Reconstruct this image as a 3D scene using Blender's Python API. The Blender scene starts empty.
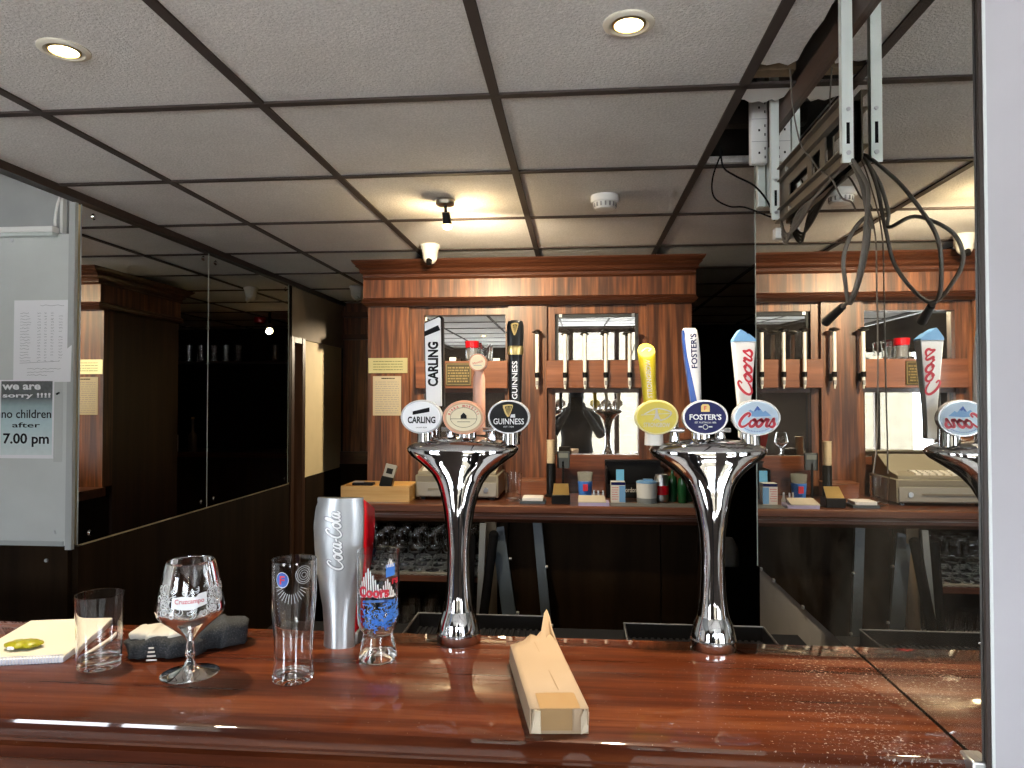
import bpy, bmesh, math, random
from math import sin, cos, pi, radians
from mathutils import Vector, Matrix
random.seed(7)
SC = bpy.context.scene
COL = SC.collection

# ------------------------------------------------------------------ camera
cam = bpy.data.cameras.new('camera')
cam.sensor_fit = 'HORIZONTAL'; cam.sensor_width = 36.0
cam.lens = 36.0 * 716.0 / 1024.0
cam.clip_start = 0.02; cam.clip_end = 200
co = bpy.data.objects.new('camera', cam); COL.objects.link(co)
co.location = (0, 0, 1.58)
co.rotation_euler = (radians(90) + 0.021, 0, 0.0898)
SC.camera = co
# ------------------------------------------------------------------ colour, render
vs = SC.view_settings
SC.display_settings.display_device = 'sRGB'
vs.view_transform = 'Standard'; vs.look = 'None'; vs.gamma = 1.0; vs.use_curve_mapping = False
vs.exposure = 1.15
SC.cycles.use_denoising = True
SC.cycles.max_bounces = 14; SC.cycles.diffuse_bounces = 5; SC.cycles.glossy_bounces = 8
SC.cycles.transmission_bounces = 12; SC.cycles.transparent_max_bounces = 12
SC.cycles.caustics_reflective = False; SC.cycles.caustics_refractive = True
SC.cycles.sample_clamp_indirect = 6.0
# ------------------------------------------------------------------ sky, sun, daylight
W = bpy.data.worlds.new('sky'); SC.world = W; W.use_nodes = True
bg = W.node_tree.nodes['Background']
bg.inputs[0].default_value = (0.86, 0.93, 1.0, 1); bg.inputs[1].default_value = 12.0

def lamp(name, kind, energy, loc, color=(1, 1, 1), target=None, **kw):
    l = bpy.data.lights.new(name, kind); l.energy = energy; l.color = color
    for k, v in kw.items(): setattr(l, k, v)
    o = bpy.data.objects.new(name, l); COL.objects.link(o); o.location = loc
    if target is not None:
        o.rotation_euler = (Vector(target) - Vector(loc)).to_track_quat('-Z', 'Y').to_euler()
    return o
lamp('sun', 'SUN', 18.0, (0, 6, 12), (1, 0.93, 0.82), target=(1.5, -6, 0), angle=0.01)
# room: windows in the street wall behind the camera
YW = -3.0
WINS = [(-4.0, -2.35), (-0.75, 1.25), (1.85, 3.2)]  # last opening is an added, unseen window to let in more light
WZ0, WZ1 = 0.7, 2.3
for a, b in WINS:
    p = lamp('window_portal', 'AREA', 1, ((a + b) / 2, YW - 0.08, (WZ0 + WZ1) / 2), target=((a + b) / 2, 5, (WZ0 + WZ1) / 2),
             shape='RECTANGLE', size=b - a, size_y=WZ1 - WZ0)
    p.data.cycles.is_portal = True

# ------------------------------------------------------------------ materials
MATS = {}
def setin(b, **kw):
    for k, v in kw.items():
        n = k.replace('_', ' ')
        if n in b.inputs: b.inputs[n].default_value = v
def pbr(name, col, rough=0.5, metal=0.0, **kw):
    if name in MATS: return MATS[name]
    m = bpy.data.materials.new(name); m.use_nodes = True
    b = m.node_tree.nodes['Principled BSDF']
    setin(b, Base_Color=(*col, 1), Roughness=rough, Metallic=metal)
    for k, v in kw.items(): b.inputs[k].default_value = v
    MATS[name] = m
    return m
def nodes(m): return m.node_tree.nodes, m.node_tree.links, m.node_tree.nodes['Principled BSDF']
def coords(m, scale=(1, 1, 1), kind='Object', rot=(0, 0, 0)):
    N, L, _ = nodes(m)
    tc = N.new('ShaderNodeTexCoord'); mp = N.new('ShaderNodeMapping')
    mp.inputs['Scale'].default_value = scale; mp.inputs['Rotation'].default_value = rot
    L.new(tc.outputs[kind], mp.inputs[0]); return mp.outputs[0]
def ramp(m, fac, stops):
    N, L, _ = nodes(m)
    r = N.new('ShaderNodeValToRGB'); e = r.color_ramp.elements
    while len(e) < len(stops): e.new(0.5)
    for i, (p, c) in enumerate(stops): e[i].position = p; e[i].color = (*c, 1)
    L.new(fac, r.inputs[0]); return r.outputs[0]
def noise(m, vec, scale, detail=4, rough=0.55, dist=0.0):
    N, L, _ = nodes(m)
    n = N.new('ShaderNodeTexNoise'); n.inputs['Scale'].default_value = scale; n.inputs['Detail'].default_value = detail
    n.inputs['Roughness'].default_value = rough; n.inputs['Distortion'].default_value = dist
    L.new(vec, n.inputs['Vector']); return n.outputs[0]
def bump(m, h, strength, dist=0.002):
    N, L, b = nodes(m)
    n = N.new('ShaderNodeBump'); n.inputs['Strength'].default_value = strength; n.inputs['Distance'].default_value = dist
    L.new(h, n.inputs['Height']); L.new(n.outputs[0], b.inputs['Normal'])
def mixc(m, fac, a, b_):
    N, L, _ = nodes(m)
    x = N.new('ShaderNodeMix'); x.data_type = 'RGBA'
    for s, v in ((0, fac), (6, a), (7, b_)):
        if isinstance(v, tuple): x.inputs[s].default_value = (*v, 1)
        elif isinstance(v, float): x.inputs[s].default_value = v
        else: L.new(v, x.inputs[s])
    return x.outputs[2]
def wood(name, axis, cols, stripe=60, rough=0.35, coat=0.5, coat_rough=0.08, stretch=0.05, bumpy=0.05):
    if name in MATS: return MATS[name]
    m = pbr(name, cols[1], rough); N, L, b = nodes(m)
    sc = [1, 1, 1]; sc['xyz'.index(axis)] = stretch
    v = coords(m, tuple(sc))
    n1 = noise(m, v, stripe, 6, 0.62, 0.25); n2 = noise(m, v, stripe * 0.22, 3, 0.5, 0.4)
    x = N.new('ShaderNodeMath'); x.operation = 'MULTIPLY_ADD'; x.inputs[1].default_value = 0.55
    L.new(n1, x.inputs[0]); y = N.new('ShaderNodeMath'); y.operation = 'MULTIPLY'; y.inputs[1].default_value = 0.45
    L.new(n2, y.inputs[0]); L.new(y.outputs[0], x.inputs[2])
    c = ramp(m, x.outputs[0], [(0.36, cols[0]), (0.5, cols[1]), (0.64, cols[2])])
    L.new(c, b.inputs['Base Color'])
    setin(b, Coat_Weight=coat, Coat_Roughness=coat_rough)
    if bumpy: bump(m, n1, bumpy, 0.001)
    return m
MAHOG_Z = wood('mahogany_vertical', 'z', [(0.09, 0.026, 0.010), (0.21, 0.072, 0.027), (0.34, 0.13, 0.05)], 70, 0.45, 0.15, 0.3)
MAHOG_X = wood('mahogany_horizontal', 'x', [(0.05, 0.014, 0.007), (0.13, 0.04, 0.017), (0.21, 0.075, 0.032)], 60, 0.35, 0.5)
RAIL_X = wood('rail_veneer', 'x', [(0.13, 0.04, 0.016), (0.22, 0.075, 0.03), (0.30, 0.11, 0.05)], 50, 0.4, 0.4)
MOULD = wood('moulding_mahogany', 'x', [(0.03, 0.010, 0.006), (0.065, 0.021, 0.010), (0.11, 0.038, 0.017)], 60, 0.35, 0.3)
BARTOP = wood('bar_mahogany', 'x', [(0.036, 0.0075, 0.0025), (0.080, 0.0175, 0.0055), (0.150, 0.042, 0.013)], 42, 0.35, 1.0, 0.03, 0.06, 0.02)
setin(BARTOP.node_tree.nodes['Principled BSDF'], Specular_IOR_Level=0.04, Coat_IOR=1.55)
def stripe(m, sx, amt, axis='x'):
    N, L, b = nodes(m); src = b.inputs['Base Color'].links[0].from_socket
    sc = [0.12, 1, 0.12] if axis == 'y' else ([1, 1, 0.05] if axis == 'x' else [0.05, 1, 1])
    n = noise(m, coords(m, tuple(sc)), sx, 2, 0.5, 0.15)
    f = ramp(m, n, [(0.40, (amt, amt, amt)), (0.56, (0, 0, 0))])
    L.new(mixc(m, f, src, (0.03, 0.009, 0.004)), b.inputs['Base Color'])
stripe(MAHOG_Z, 34, 0.75); stripe(MAHOG_Z, 110, 0.35)
def add_dust():
    m = BARTOP; N, L, b = nodes(m)
    src = b.inputs['Base Color'].links[0].from_socket
    tc = N.new('ShaderNodeTexCoord'); sp = N.new('ShaderNodeSeparateXYZ'); L.new(tc.outputs['Object'], sp.inputs[0])
    mr = N.new('ShaderNodeMapRange'); mr.inputs[1].default_value = 0.10; mr.inputs[2].default_value = 0.42
    mr.inputs[3].default_value = 0.0; mr.inputs[4].default_value = 0.20; L.new(sp.outputs[0], mr.inputs[0])
    n = noise(m, tc.outputs['Object'], 170, 4, 0.7); n2 = noise(m, tc.outputs['Object'], 9, 3, 0.6)
    a = N.new('ShaderNodeMath'); a.operation = 'MULTIPLY'; L.new(mr.outputs[0], a.inputs[0]); L.new(n2, a.inputs[1])
    s = N.new('ShaderNodeMath'); s.operation = 'ADD'; L.new(n, s.inputs[0]); L.new(a.outputs[0], s.inputs[1])
    f = ramp(m, s.outputs[0], [(0.675, (0, 0, 0)), (0.77, (0.7, 0.7, 0.7))])
    L.new(mixc(m, f, src, (0.5, 0.42, 0.36)), b.inputs['Base Color'])
add_dust()
DARKWOOD = wood('dark_brown_panel', 'z', [(0.010, 0.0055, 0.003), (0.016, 0.009, 0.0045), (0.023, 0.013, 0.0065)], 20, 0.6, 0.0, 0.1, 0.1, 0)
setin(DARKWOOD.node_tree.nodes['Principled BSDF'], Specular_IOR_Level=0.05)
DARKSIDE = wood('dark_side_panel', 'z', [(0.02, 0.009, 0.005), (0.04, 0.017, 0.009), (0.06, 0.027, 0.014)], 30, 0.5, 0.0)
TEAK = wood('beech_wood', 'x', [(0.50, 0.27, 0.08), (0.62, 0.36, 0.12), (0.70, 0.45, 0.17)], 40, 0.45, 0.1)
PALEWOOD = wood('pale_timber', 'z', [(0.16, 0.11, 0.06), (0.22, 0.155, 0.09), (0.28, 0.20, 0.12)], 30, 0.6, 0)
def rough_paint(name, col, rough=0.6, nscale=200, nb=0.15, var=0.06):
    m = pbr(name, col, rough); N, L, b = nodes(m)
    v = coords(m); n = noise(m, v, nscale, 5, 0.6); n2 = noise(m, v, 5, 3)
    c = ramp(m, n2, [(0.3, tuple(x * (1 - var) for x in col)), (0.7, tuple(min(1, x * (1 + var)) for x in col))])
    L.new(c, b.inputs['Base Color']); bump(m, n, nb, 0.001); return m
CEIL = rough_paint('ceiling_tile', (0.80, 0.785, 0.77), 0.9, 140, 1.0, 0.05)
def ceil_fleck():
    m = CEIL; N, L, b = nodes(m); src = b.inputs['Base Color'].links[0].from_socket
    n = noise(m, coords(m), 150, 4, 0.75); f = ramp(m, n, [(0.40, (0.42, 0.42, 0.42)), (0.60, (0, 0, 0))])
    L.new(mixc(m, f, src, (0.46, 0.45, 0.44)), b.inputs['Base Color'])
    for q in N:
        if q.type == 'BUMP': q.inputs['Distance'].default_value = 0.004
ceil_fleck()
GRID = pbr('brown_ceiling_grid', (0.045, 0.032, 0.028), 0.8)
TRIMW = pbr('dark_trim', (0.025, 0.014, 0.011), 0.5)
PIER = rough_paint('pale_grey_board', (0.57, 0.595, 0.585), 0.5, 60, 0.05, 0.05)
PIERHI = rough_paint('grey_plaster', (0.36, 0.37, 0.37), 0.8, 60, 0.1, 0.08)
POST = rough_paint('lilac_grey_paint', (0.43, 0.42, 0.455), 0.6, 90, 0.12, 0.04)
GREYPANEL = rough_paint('grey_brown_panel', (0.15, 0.138, 0.128), 0.6, 80, 0.05, 0.1)
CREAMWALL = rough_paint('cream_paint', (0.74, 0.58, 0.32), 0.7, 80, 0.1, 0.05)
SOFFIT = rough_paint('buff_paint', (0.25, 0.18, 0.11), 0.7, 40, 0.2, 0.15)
BLACK = pbr('black_void', (0.006, 0.006, 0.006), 0.9)
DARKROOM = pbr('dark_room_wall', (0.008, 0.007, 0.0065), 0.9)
PUBWALL = pbr('pub_wall', (0.66, 0.64, 0.61), 0.8)
STREETWALL = pbr('dark_stained_panelling', (0.07, 0.05, 0.04), 0.6)
CARPET = rough_paint('oak_floor', (0.36, 0.335, 0.31), 0.9, 80, 0.3, 0.3)
MIRROR = pbr('mirror_silvering', (0.80, 0.81, 0.79), 0.0, 1.0)
MIRROR_DARK = pbr('smoked_mirror', (0.78, 0.79, 0.77), 0.0, 1.0)
MIRROR_EDGE = pbr('mirror_glass_edge', (0.55, 0.62, 0.58), 0.15)
def mirror_dust(m, s, strength):
    N, L, b = nodes(m)
    n = noise(m, coords(m), s, 5, 0.7)
    r = ramp(m, n, [(0.4, (0, 0, 0)), (0.75, (strength, strength, strength))])
    d = N.new('ShaderNodeBsdfDiffuse'); d.inputs[0].default_value = (0.5, 0.48, 0.44, 1)
    mx = N.new('ShaderNodeMixShader'); L.new(r, mx.inputs[0]); L.new(b.outputs[0], mx.inputs[1]); L.new(d.outputs[0], mx.inputs[2])
    L.new(mx.outputs[0], N['Material Output'].inputs[0])
mirror_dust(MIRROR, 1.5, 0.07)
CHROME = pbr('chrome', (0.62, 0.62, 0.63), 0.045, 1.0)
STEEL = pbr('brushed_steel', (0.62, 0.64, 0.66), 0.3, 1.0)
SILVER = pbr('matt_silver', (0.40, 0.415, 0.435), 0.33, 0.9)
BRASS = pbr('brass', (0.62, 0.47, 0.20), 0.3, 1.0)
COPPER = pbr('copper', (0.60, 0.29, 0.19), 0.32, 0.8)
WHITE = pbr('white_plastic', (0.82, 0.82, 0.80), 0.35)
OFFWHITE = pbr('offwhite_plastic', (0.74, 0.72, 0.67), 0.4)
BRACKET = pbr('galvanised_steel', (0.80, 0.86, 0.83), 0.4, 0.15)
RAILM = pbr('dusty_steel', (0.17, 0.145, 0.12), 0.45, 0.5)
BLKPL = pbr('black_plastic', (0.008, 0.008, 0.009), 0.3)
setin(BLKPL.node_tree.nodes['Principled BSDF'], Specular_IOR_Level=0.2)
BLKMAT = pbr('matt_black', (0.010, 0.010, 0.011), 0.6)
setin(BLKMAT.node_tree.nodes['Principled BSDF'], Specular_IOR_Level=0.0)
CABLE = pbr('grey_cable', (0.12, 0.105, 0.09), 0.5)
CABLEL = pbr('dusty_cable', (0.20, 0.165, 0.13), 0.55)
PAPER = pbr('paper', (0.84, 0.84, 0.87), 0.8)
CREAMPAPER = pbr('cream_paper', (0.56, 0.50, 0.37), 0.8)
CREAMPAD = pbr('cream_pad', (0.62, 0.58, 0.49), 0.8)
INK = pbr('ink', (0.012, 0.012, 0.014), 0.8)
setin(INK.node_tree.nodes['Principled BSDF'], Specular_IOR_Level=0.1)
INKGREY = pbr('pencil_grey', (0.30, 0.30, 0.33), 0.8)
RED = pbr('red_gloss', (0.62, 0.008, 0.018), 0.25)
REDINK = pbr('red_print', (0.55, 0.02, 0.045), 0.4)
NAVY = pbr('navy', (0.008, 0.011, 0.09), 0.25)
setin(NAVY.node_tree.nodes['Principled BSDF'], Specular_IOR_Level=0.2)
BLUE = pbr('blue_print', (0.03, 0.10, 0.42), 0.35)
SKYB = pbr('sky_blue_print', (0.16, 0.36, 0.66), 0.35)
PALEB = pbr('pale_blue_print', (0.55, 0.70, 0.84), 0.3)
WHITEP = pbr('white_print', (0.82, 0.83, 0.85), 0.35)
FROST = pbr('etched_white', (0.62, 0.64, 0.66), 0.6)
YEL = pbr('yellow', (0.55, 0.43, 0.02), 0.3)
YELB = pbr('yellow_badge', (0.60, 0.48, 0.04), 0.25)
LIME = pbr('yellow_green', (0.30, 0.28, 0.012), 0.3)
GOLD = pbr('gold_print', (0.62, 0.44, 0.16), 0.35, 0.4)
CREAM = pbr('cream_badge', (0.72, 0.64, 0.44), 0.3)
BEIGE = pbr('beige_till_plastic', (0.27, 0.25, 0.195), 0.5)
BEIGED = pbr('dark_beige_plastic', (0.20, 0.185, 0.15), 0.5)
SLATE = pbr('slate_blue_laminate', (0.055, 0.075, 0.095), 0.45)
CARDB = rough_paint('cardboard', (0.37, 0.265, 0.17), 0.85, 120, 0.15, 0.08)
CARDIN = pbr('cardboard_inside', (0.30, 0.20, 0.11), 0.9)
TAPE = pbr('brown_tape', (0.33, 0.20, 0.085), 0.4)
GLASS = pbr('clear_glass', (1, 1, 1), 0.0, 0.0)
setin(GLASS.node_tree.nodes['Principled BSDF'], Transmission_Weight=1.0, IOR=1.48)
SMOKEGL = pbr('dark_window_glass', (0.02, 0.022, 0.024), 0.05)
GREENB = pbr('green_bottle_glass', (0.01, 0.06, 0.02), 0.08)
TOWEL = rough_paint('charcoal_towelling', (0.030, 0.034, 0.040), 0.95, 500, 0.9, 0.5)
TOWELW = rough_paint('pale_towelling', (0.55, 0.52, 0.46), 0.95, 500, 0.8, 0.2)
def emit(name, col, s):
    m = bpy.data.materials.new(name); m.use_nodes = True; N = m.node_tree.nodes; N.clear()
    e = N.new('ShaderNodeEmission'); e.inputs[0].default_value = (*col, 1); e.inputs[1].default_value = s
    o = N.new('ShaderNodeOutputMaterial'); m.node_tree.links.new(e.outputs[0], o.inputs[0]); return m
BULB = emit('warm_bulb', (1, 0.80, 0.42), 9.0)
def towel_fleck():
    m = TOWEL; N, L, b = nodes(m)
    n = noise(m, coords(m), 420, 3, 0.7)
    L.new(ramp(m, n, [(0.45, (0.010, 0.012, 0.015)), (0.62, (0.04, 0.043, 0.05)), (0.75, (0.16, 0.16, 0.165))]), b.inputs['Base Color'])
towel_fleck()

# ------------------------------------------------------------------ mesh builder
def catmull(pts, n=8, closed=False):
    P = [Vector(p) for p in pts]; out = []; m = len(P)
    rng = range(m if closed else m - 1)
    for i in rng:
        if closed: a, b, c, d = P[(i - 1) % m], P[i], P[(i + 1) % m], P[(i + 2) % m]
        else: a, b, c, d = P[max(i - 1, 0)], P[i], P[i + 1], P[min(i + 2, m - 1)]
        for k in range(n):
            t = k / n
            out.append(0.5 * ((2 * b) + (c - a) * t + (2 * a - 5 * b + 4 * c - d) * t * t + (3 * b - a - 3 * c + d) * t ** 3))
    if not closed: out.append(P[-1])
    return out
def worg(o):
    v = Vector((0, 0, 0))
    while o is not None: v = v + o.location; o = o.parent
    return v
class MB:
    def __init__(s): s.bm = bmesh.new(); s.mi = 0
    def _f(s, vs):
        try: f = s.bm.faces.new(vs); f.material_index = s.mi; return f
        except ValueError: return None
    def box(s, x0, x1, y0, y1, z0, z1, M=None):
        p = [Vector((x, y, z)) for z in (z0, z1) for y in (y0, y1) for x in (x0, x1)]
        if M is not None: p = [M @ q for q in p]
        v = [s.bm.verts.new(q) for q in p]
        for f in ((0, 2, 3, 1), (4, 5, 7, 6), (0, 1, 5, 4), (1, 3, 7, 5), (3, 2, 6, 7), (2, 0, 4, 6)): s._f([v[i] for i in f])
        return s
    def loft(s, rings, cap=True, closed=True):
        R = [[s.bm.verts.new(p) for p in r] for r in rings]; n = len(R[0])
        for a, b in zip(R, R[1:]):
            for i in range(n if closed else n - 1): s._f([a[i], a[(i + 1) % n], b[(i + 1) % n], b[i]])
        if cap: s._f(list(reversed(R[0]))); s._f(R[-1])
        return s
    def lathe(s, c, prof, seg=40, sx=1.0, sy=1.0, closed=False):
        cx, cy, cz = c
        rings = [[(cx + max(r, 1e-5) * sx * cos(2 * pi * k / seg), cy + max(r, 1e-5) * sy * sin(2 * pi * k / seg), cz + z) for k in range(seg)] for r, z in prof]
        if closed: rings = rings + [rings[0]]
        s.loft(rings, cap=not closed)
        if closed: bmesh.ops.remove_doubles(s.bm, verts=s.bm.verts, dist=1e-6)
        return s
    def cyl(s, p0, p1, r0, r1=None, seg=20):
        r1 = r0 if r1 is None else r1; p0 = Vector(p0); p1 = Vector(p1)
        q = (p1 - p0).to_track_quat('Z', 'Y')
        ring = lambda p, r: [p + q @ Vector((r * cos(2 * pi * k / seg), r * sin(2 * pi * k / seg), 0)) for k in range(seg)]
        return s.loft([ring(p0, r0), ring(p1, r1)])
    def tube(s, pts, r, seg=8, n=6, closed=False):
        P = catmull(pts, n, closed) if n > 1 else [Vector(p) for p in pts]
        rings = []; up = None
        for i, p in enumerate(P):
            t = (P[min(i + 1, len(P) - 1)] - P[max(i - 1, 0)])
            if t.length < 1e-9: t = Vector((0, 0, 1))
            t.normalize()
            if up is None: up = t.orthogonal().normalized()
            up = (up - t * up.dot(t));
            up = up.normalized() if up.length > 1e-6 else t.orthogonal().normalized()
            w = t.cross(up)
            rr = r(i / (len(P) - 1)) if callable(r) else r
            rings.append([p + (up * cos(2 * pi * k / seg) + w * sin(2 * pi * k / seg)) * rr for k in range(seg)])
        return s.loft(rings)
    def poly(s, pts, vec):
        vec = Vector(vec); return s.loft([[Vector(p) for p in pts], [Vector(p) + vec for p in pts]])
    def ball(s, c, r, sx=1, sy=1, sz=1, seg=24, rings=12):
        bmesh_m = Matrix.Translation(c) @ Matrix.Diagonal((r * sx, r * sy, r * sz, 1))
        res = bmesh.ops.create_uvsphere(s.bm, u_segments=seg, v_segments=rings, radius=1, matrix=bmesh_m)
        for v in res['verts']:
            for f in v.link_faces: f.material_index = s.mi
        return s
    def ribbon(s, pts, w, M, n=6, t=0.0004, closed=False):
        P = catmull([(p[0], p[1], 0) for p in pts], n, closed) if n > 1 else [Vector((p[0], p[1], 0)) for p in pts]
        if closed: P.append(P[0])
        L = []; R = []
        for i, p in enumerate(P):
            d = P[min(i + 1, len(P) - 1)] - P[max(i - 1, 0)]
            d = d.normalized() if d.length > 1e-9 else Vector((1, 0, 0))
            nn = Vector((-d.y, d.x, 0)); ww = (w(i / (len(P) - 1)) if callable(w) else w) / 2
            L.append(p + nn * ww); R.append(p - nn * ww)
        z = Vector((0, 0, t))
        A = [s.bm.verts.new(M @ (p + z)) for p in L]; B = [s.bm.verts.new(M @ (p + z)) for p in R]
        for i in range(len(P) - 1): s._f([A[i], A[i + 1], B[i + 1], B[i]])
        return s
    def flat(s, pts, M, t=0.0004):
        s._f([s.bm.verts.new(M @ Vector((p[0], p[1], t))) for p in pts]); return s
    def build(s, name, mats, parent=None, bevel=0, smooth=True, angle=38, world=True, fix=True):
        if fix: bmesh.ops.recalc_face_normals(s.bm, faces=s.bm.faces)
        me = bpy.data.meshes.new(name)
        if parent is not None and world:
            bmesh.ops.translate(s.bm, verts=s.bm.verts, vec=-worg(parent))
        s.bm.to_mesh(me); s.bm.free()
        for m in (mats if isinstance(mats, (list, tuple)) else [mats]): me.materials.append(m)
        if smooth:
            for p in me.polygons: p.use_smooth = True
            me.set_sharp_from_angle(angle=radians(angle))
        o = bpy.data.objects.new(name, me); COL.objects.link(o)
        if parent is not None: o.parent = parent
        if bevel:
            b = o.modifiers.new('bevel', 'BEVEL'); b.width = bevel; b.segments = 2; b.limit_method = 'ANGLE'; b.angle_limit = radians(40)
        return o
def tag(o, label=None, cat=None, group=None, kind=None):
    if label: o['label'] = label
    if cat: o['category'] = cat
    if group: o['group'] = group
    if kind: o['kind'] = kind
    return o
def thing(name, label, cat, loc=(0, 0, 0), group=None):
    o = bpy.data.objects.new(name, None); o.empty_display_size = 0.05; COL.objects.link(o); o.location = loc
    return tag(o, label, cat, group)
def struct(name, mb, mat, parent=None, **kw):
    o = mb.build(name, mat, parent, **kw)
    if parent is None: o['kind'] = 'structure'
    return o
def copy_tree(o, parent=None):
    c = o.copy(); COL.objects.link(c)
    if parent is not None: c.parent = parent
    for ch in list(o.children): copy_tree(ch, c)
    return c
def bx(*a): return MB().box(*a)
# planes for lettering: local x, y -> world, local z = out of the surface
def plane(o, x, y):
    x = Vector(x).normalized(); y = Vector(y).normalized(); z = x.cross(y).normalized(); y = z.cross(x)
    M = Matrix((x, y, z)).transposed().to_4x4(); M.translation = Vector(o); return M
def front(x, y, z): return plane((x, y, z), (1, 0, 0), (0, 0, 1))
def up_front(x, y, z, lean=(0, 0, 1)): return plane((x, y, z), lean, (-1, 0, 0))
def text_bm(s, w=None, h=None, bold=0.0, shear=0.0, spacing=1.0):
    cu = bpy.data.curves.new('lettering', 'FONT'); cu.body = s; cu.offset = bold; cu.shear = shear; cu.space_character = spacing
    cu.align_x = 'CENTER'; cu.align_y = 'CENTER'; cu.resolution_u = 3
    o = bpy.data.objects.new('lettering', cu); COL.objects.link(o)
    dg = bpy.context.evaluated_depsgraph_get(); me = bpy.data.meshes.new_from_object(o.evaluated_get(dg))
    bpy.data.objects.remove(o); bpy.data.curves.remove(cu)
    b = bmesh.new(); b.from_mesh(me); bpy.data.meshes.remove(me)
    xs = [v.co.x for v in b.verts]; ys = [v.co.y for v in b.verts]
    cx = (min(xs) + max(xs)) / 2; cy = (min(ys) + max(ys)) / 2; W_ = max(xs) - min(xs); H_ = max(ys) - min(ys)
    fx = w / W_ if w else (h / H_); fy = h / H_ if h else fx
    for v in b.verts: v.co = Vector(((v.co.x - cx) * fx, (v.co.y - cy) * fy, 0))
    return b
def addtext(mb, s, M, w=None, h=None, t=0.0005, **kw):
    b = text_bm(s, w, h, **kw); mp = {}
    for v in b.verts: mp[v] = mb.bm.verts.new(M @ (v.co + Vector((0, 0, t))))
    for f in b.faces: mb._f([mp[v] for v in f.verts])
    b.free(); return mb
def lettering(parent, s, mat, M, w=None, h=None, name='lettering', **kw):
    return addtext(MB(), s, M, w, h, **kw).build(name, mat, parent, smooth=False, fix=False)
def ellipse(a, b, n=40, cx=0, cy=0): return [(cx + a * cos(2 * pi * k / n), cy + b * sin(2 * pi * k / n)) for k in range(n)]
# hand drawn script lettering (centre lines in letter units)
SCRIPT = {
 'C': ([[(0.62, 0.72), (0.72, 0.92), (0.58, 1.02), (0.34, 0.86), (0.12, 0.5), (0.08, 0.18), (0.26, -0.02), (0.52, 0.06), (0.74, 0.28)]], 0.72),
 'o': ([[(0.36, 0.56), (0.16, 0.44), (0.08, 0.2), (0.2, 0.0), (0.4, 0.08), (0.5, 0.34), (0.38, 0.56), (0.30, 0.46), (0.56, 0.42)]], 0.50),
 'r': ([[(0.04, 0.3), (0.2, 0.60), (0.22, 0.5), (0.38, 0.54), (0.32, 0.3), (0.30, 0.06), (0.42, 0.0), (0.54, 0.14)]], 0.46),
 's': ([[(0.02, 0.06), (0.28, 0.62), (0.32, 0.4), (0.42, 0.16), (0.30, -0.02), (0.08, 0.04), (0.0, 0.14)]], 0.46),
 'c': ([[(0.42, 0.46), (0.32, 0.56), (0.14, 0.4), (0.08, 0.14), (0.22, 0.0), (0.46, 0.16)]], 0.42),
 'a': ([[(0.42, 0.5), (0.22, 0.54), (0.08, 0.24), (0.16, 0.02), (0.32, 0.14), (0.44, 0.52), (0.38, 0.12), (0.46, 0.0), (0.6, 0.16)]], 0.54),
 'l': ([[(0.04, 0.2), (0.3, 0.7), (0.34, 0.98), (0.24, 1.0), (0.14, 0.6), (0.12, 0.14), (0.22, 0.0), (0.38, 0.16)]], 0.32),
 '-': ([[(0.05, 0.3), (0.28, 0.36)]], 0.3)}
def script(mb, s, M, w, h, weight=0.13, slant=0.18, t=0.0005, wrap=None):
    tot = sum(SCRIPT[c][1] for c in s); x = -tot / 2
    for c in s:
        for st in SCRIPT[c][0]:
            pts = [((x + px + slant * (py - 0.5)) * w / tot, (py - 0.5) * h) for px, py in st]
            mb.ribbon(pts, lambda u, k=h * weight: k * (0.7 + 0.6 * sin(pi * u)), M, 6, t)
        x += SCRIPT[c][1]
    return mb
def scribble(M, w, h, rows, lw, gap=0.3, cols=None):
    mb = MB()
    for r in range(rows):
        y = h / 2 - h * (r + 0.5) / rows; x = -w / 2
        while x < w / 2 - 0.003:
            l = min(random.uniform(0.05, 0.16) * w, w / 2 - x)
            mb.flat([(x, y - lw / 2), (x + l, y - lw / 2), (x + l, y + lw / 2), (x, y + lw / 2)], M)
            x += l + random.uniform(0.2, 1.0) * gap * w * 0.2
    return mb

def enlarge(before, k, off):
    "set a whole built unit at its surveyed size and position"
    for o in [o for o in COL.objects if o not in before and o.parent is None]:
        o.location = o.location * k + Vector(off); o.scale = (k, k, k)
        for ch in o.children_recursive:
            if ch.type == 'LIGHT': pass
KS, OFF = 1.05, (0.0, 0.004, -0.079)
def snap(): return set(COL.objects)

# =================================================================== SETTING
CE = 2.335; XW = -1.747; XM = 0.53; BT = 1.10; CT = 1.125
struct('floor', bx(-5.5, 4.0, YW - 0.15, 2.3, -0.1, 0), CARPET, smooth=False)
struct('floor_back', bx(-5.8, 4.0, 2.3, 7.5, -0.18, -0.079), pbr('dark_floor', (0.03, 0.02, 0.015), 0.8), smooth=False)
mb = MB()
mb.box(-1.83, 0.40, YW, 7.5, CE, CE + 0.02); mb.box(0.40, 4.0, 2.32, 7.5, CE, CE + 0.02); mb.box(0.40, 4.0, YW, 0.95, CE, CE + 0.02)
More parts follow.
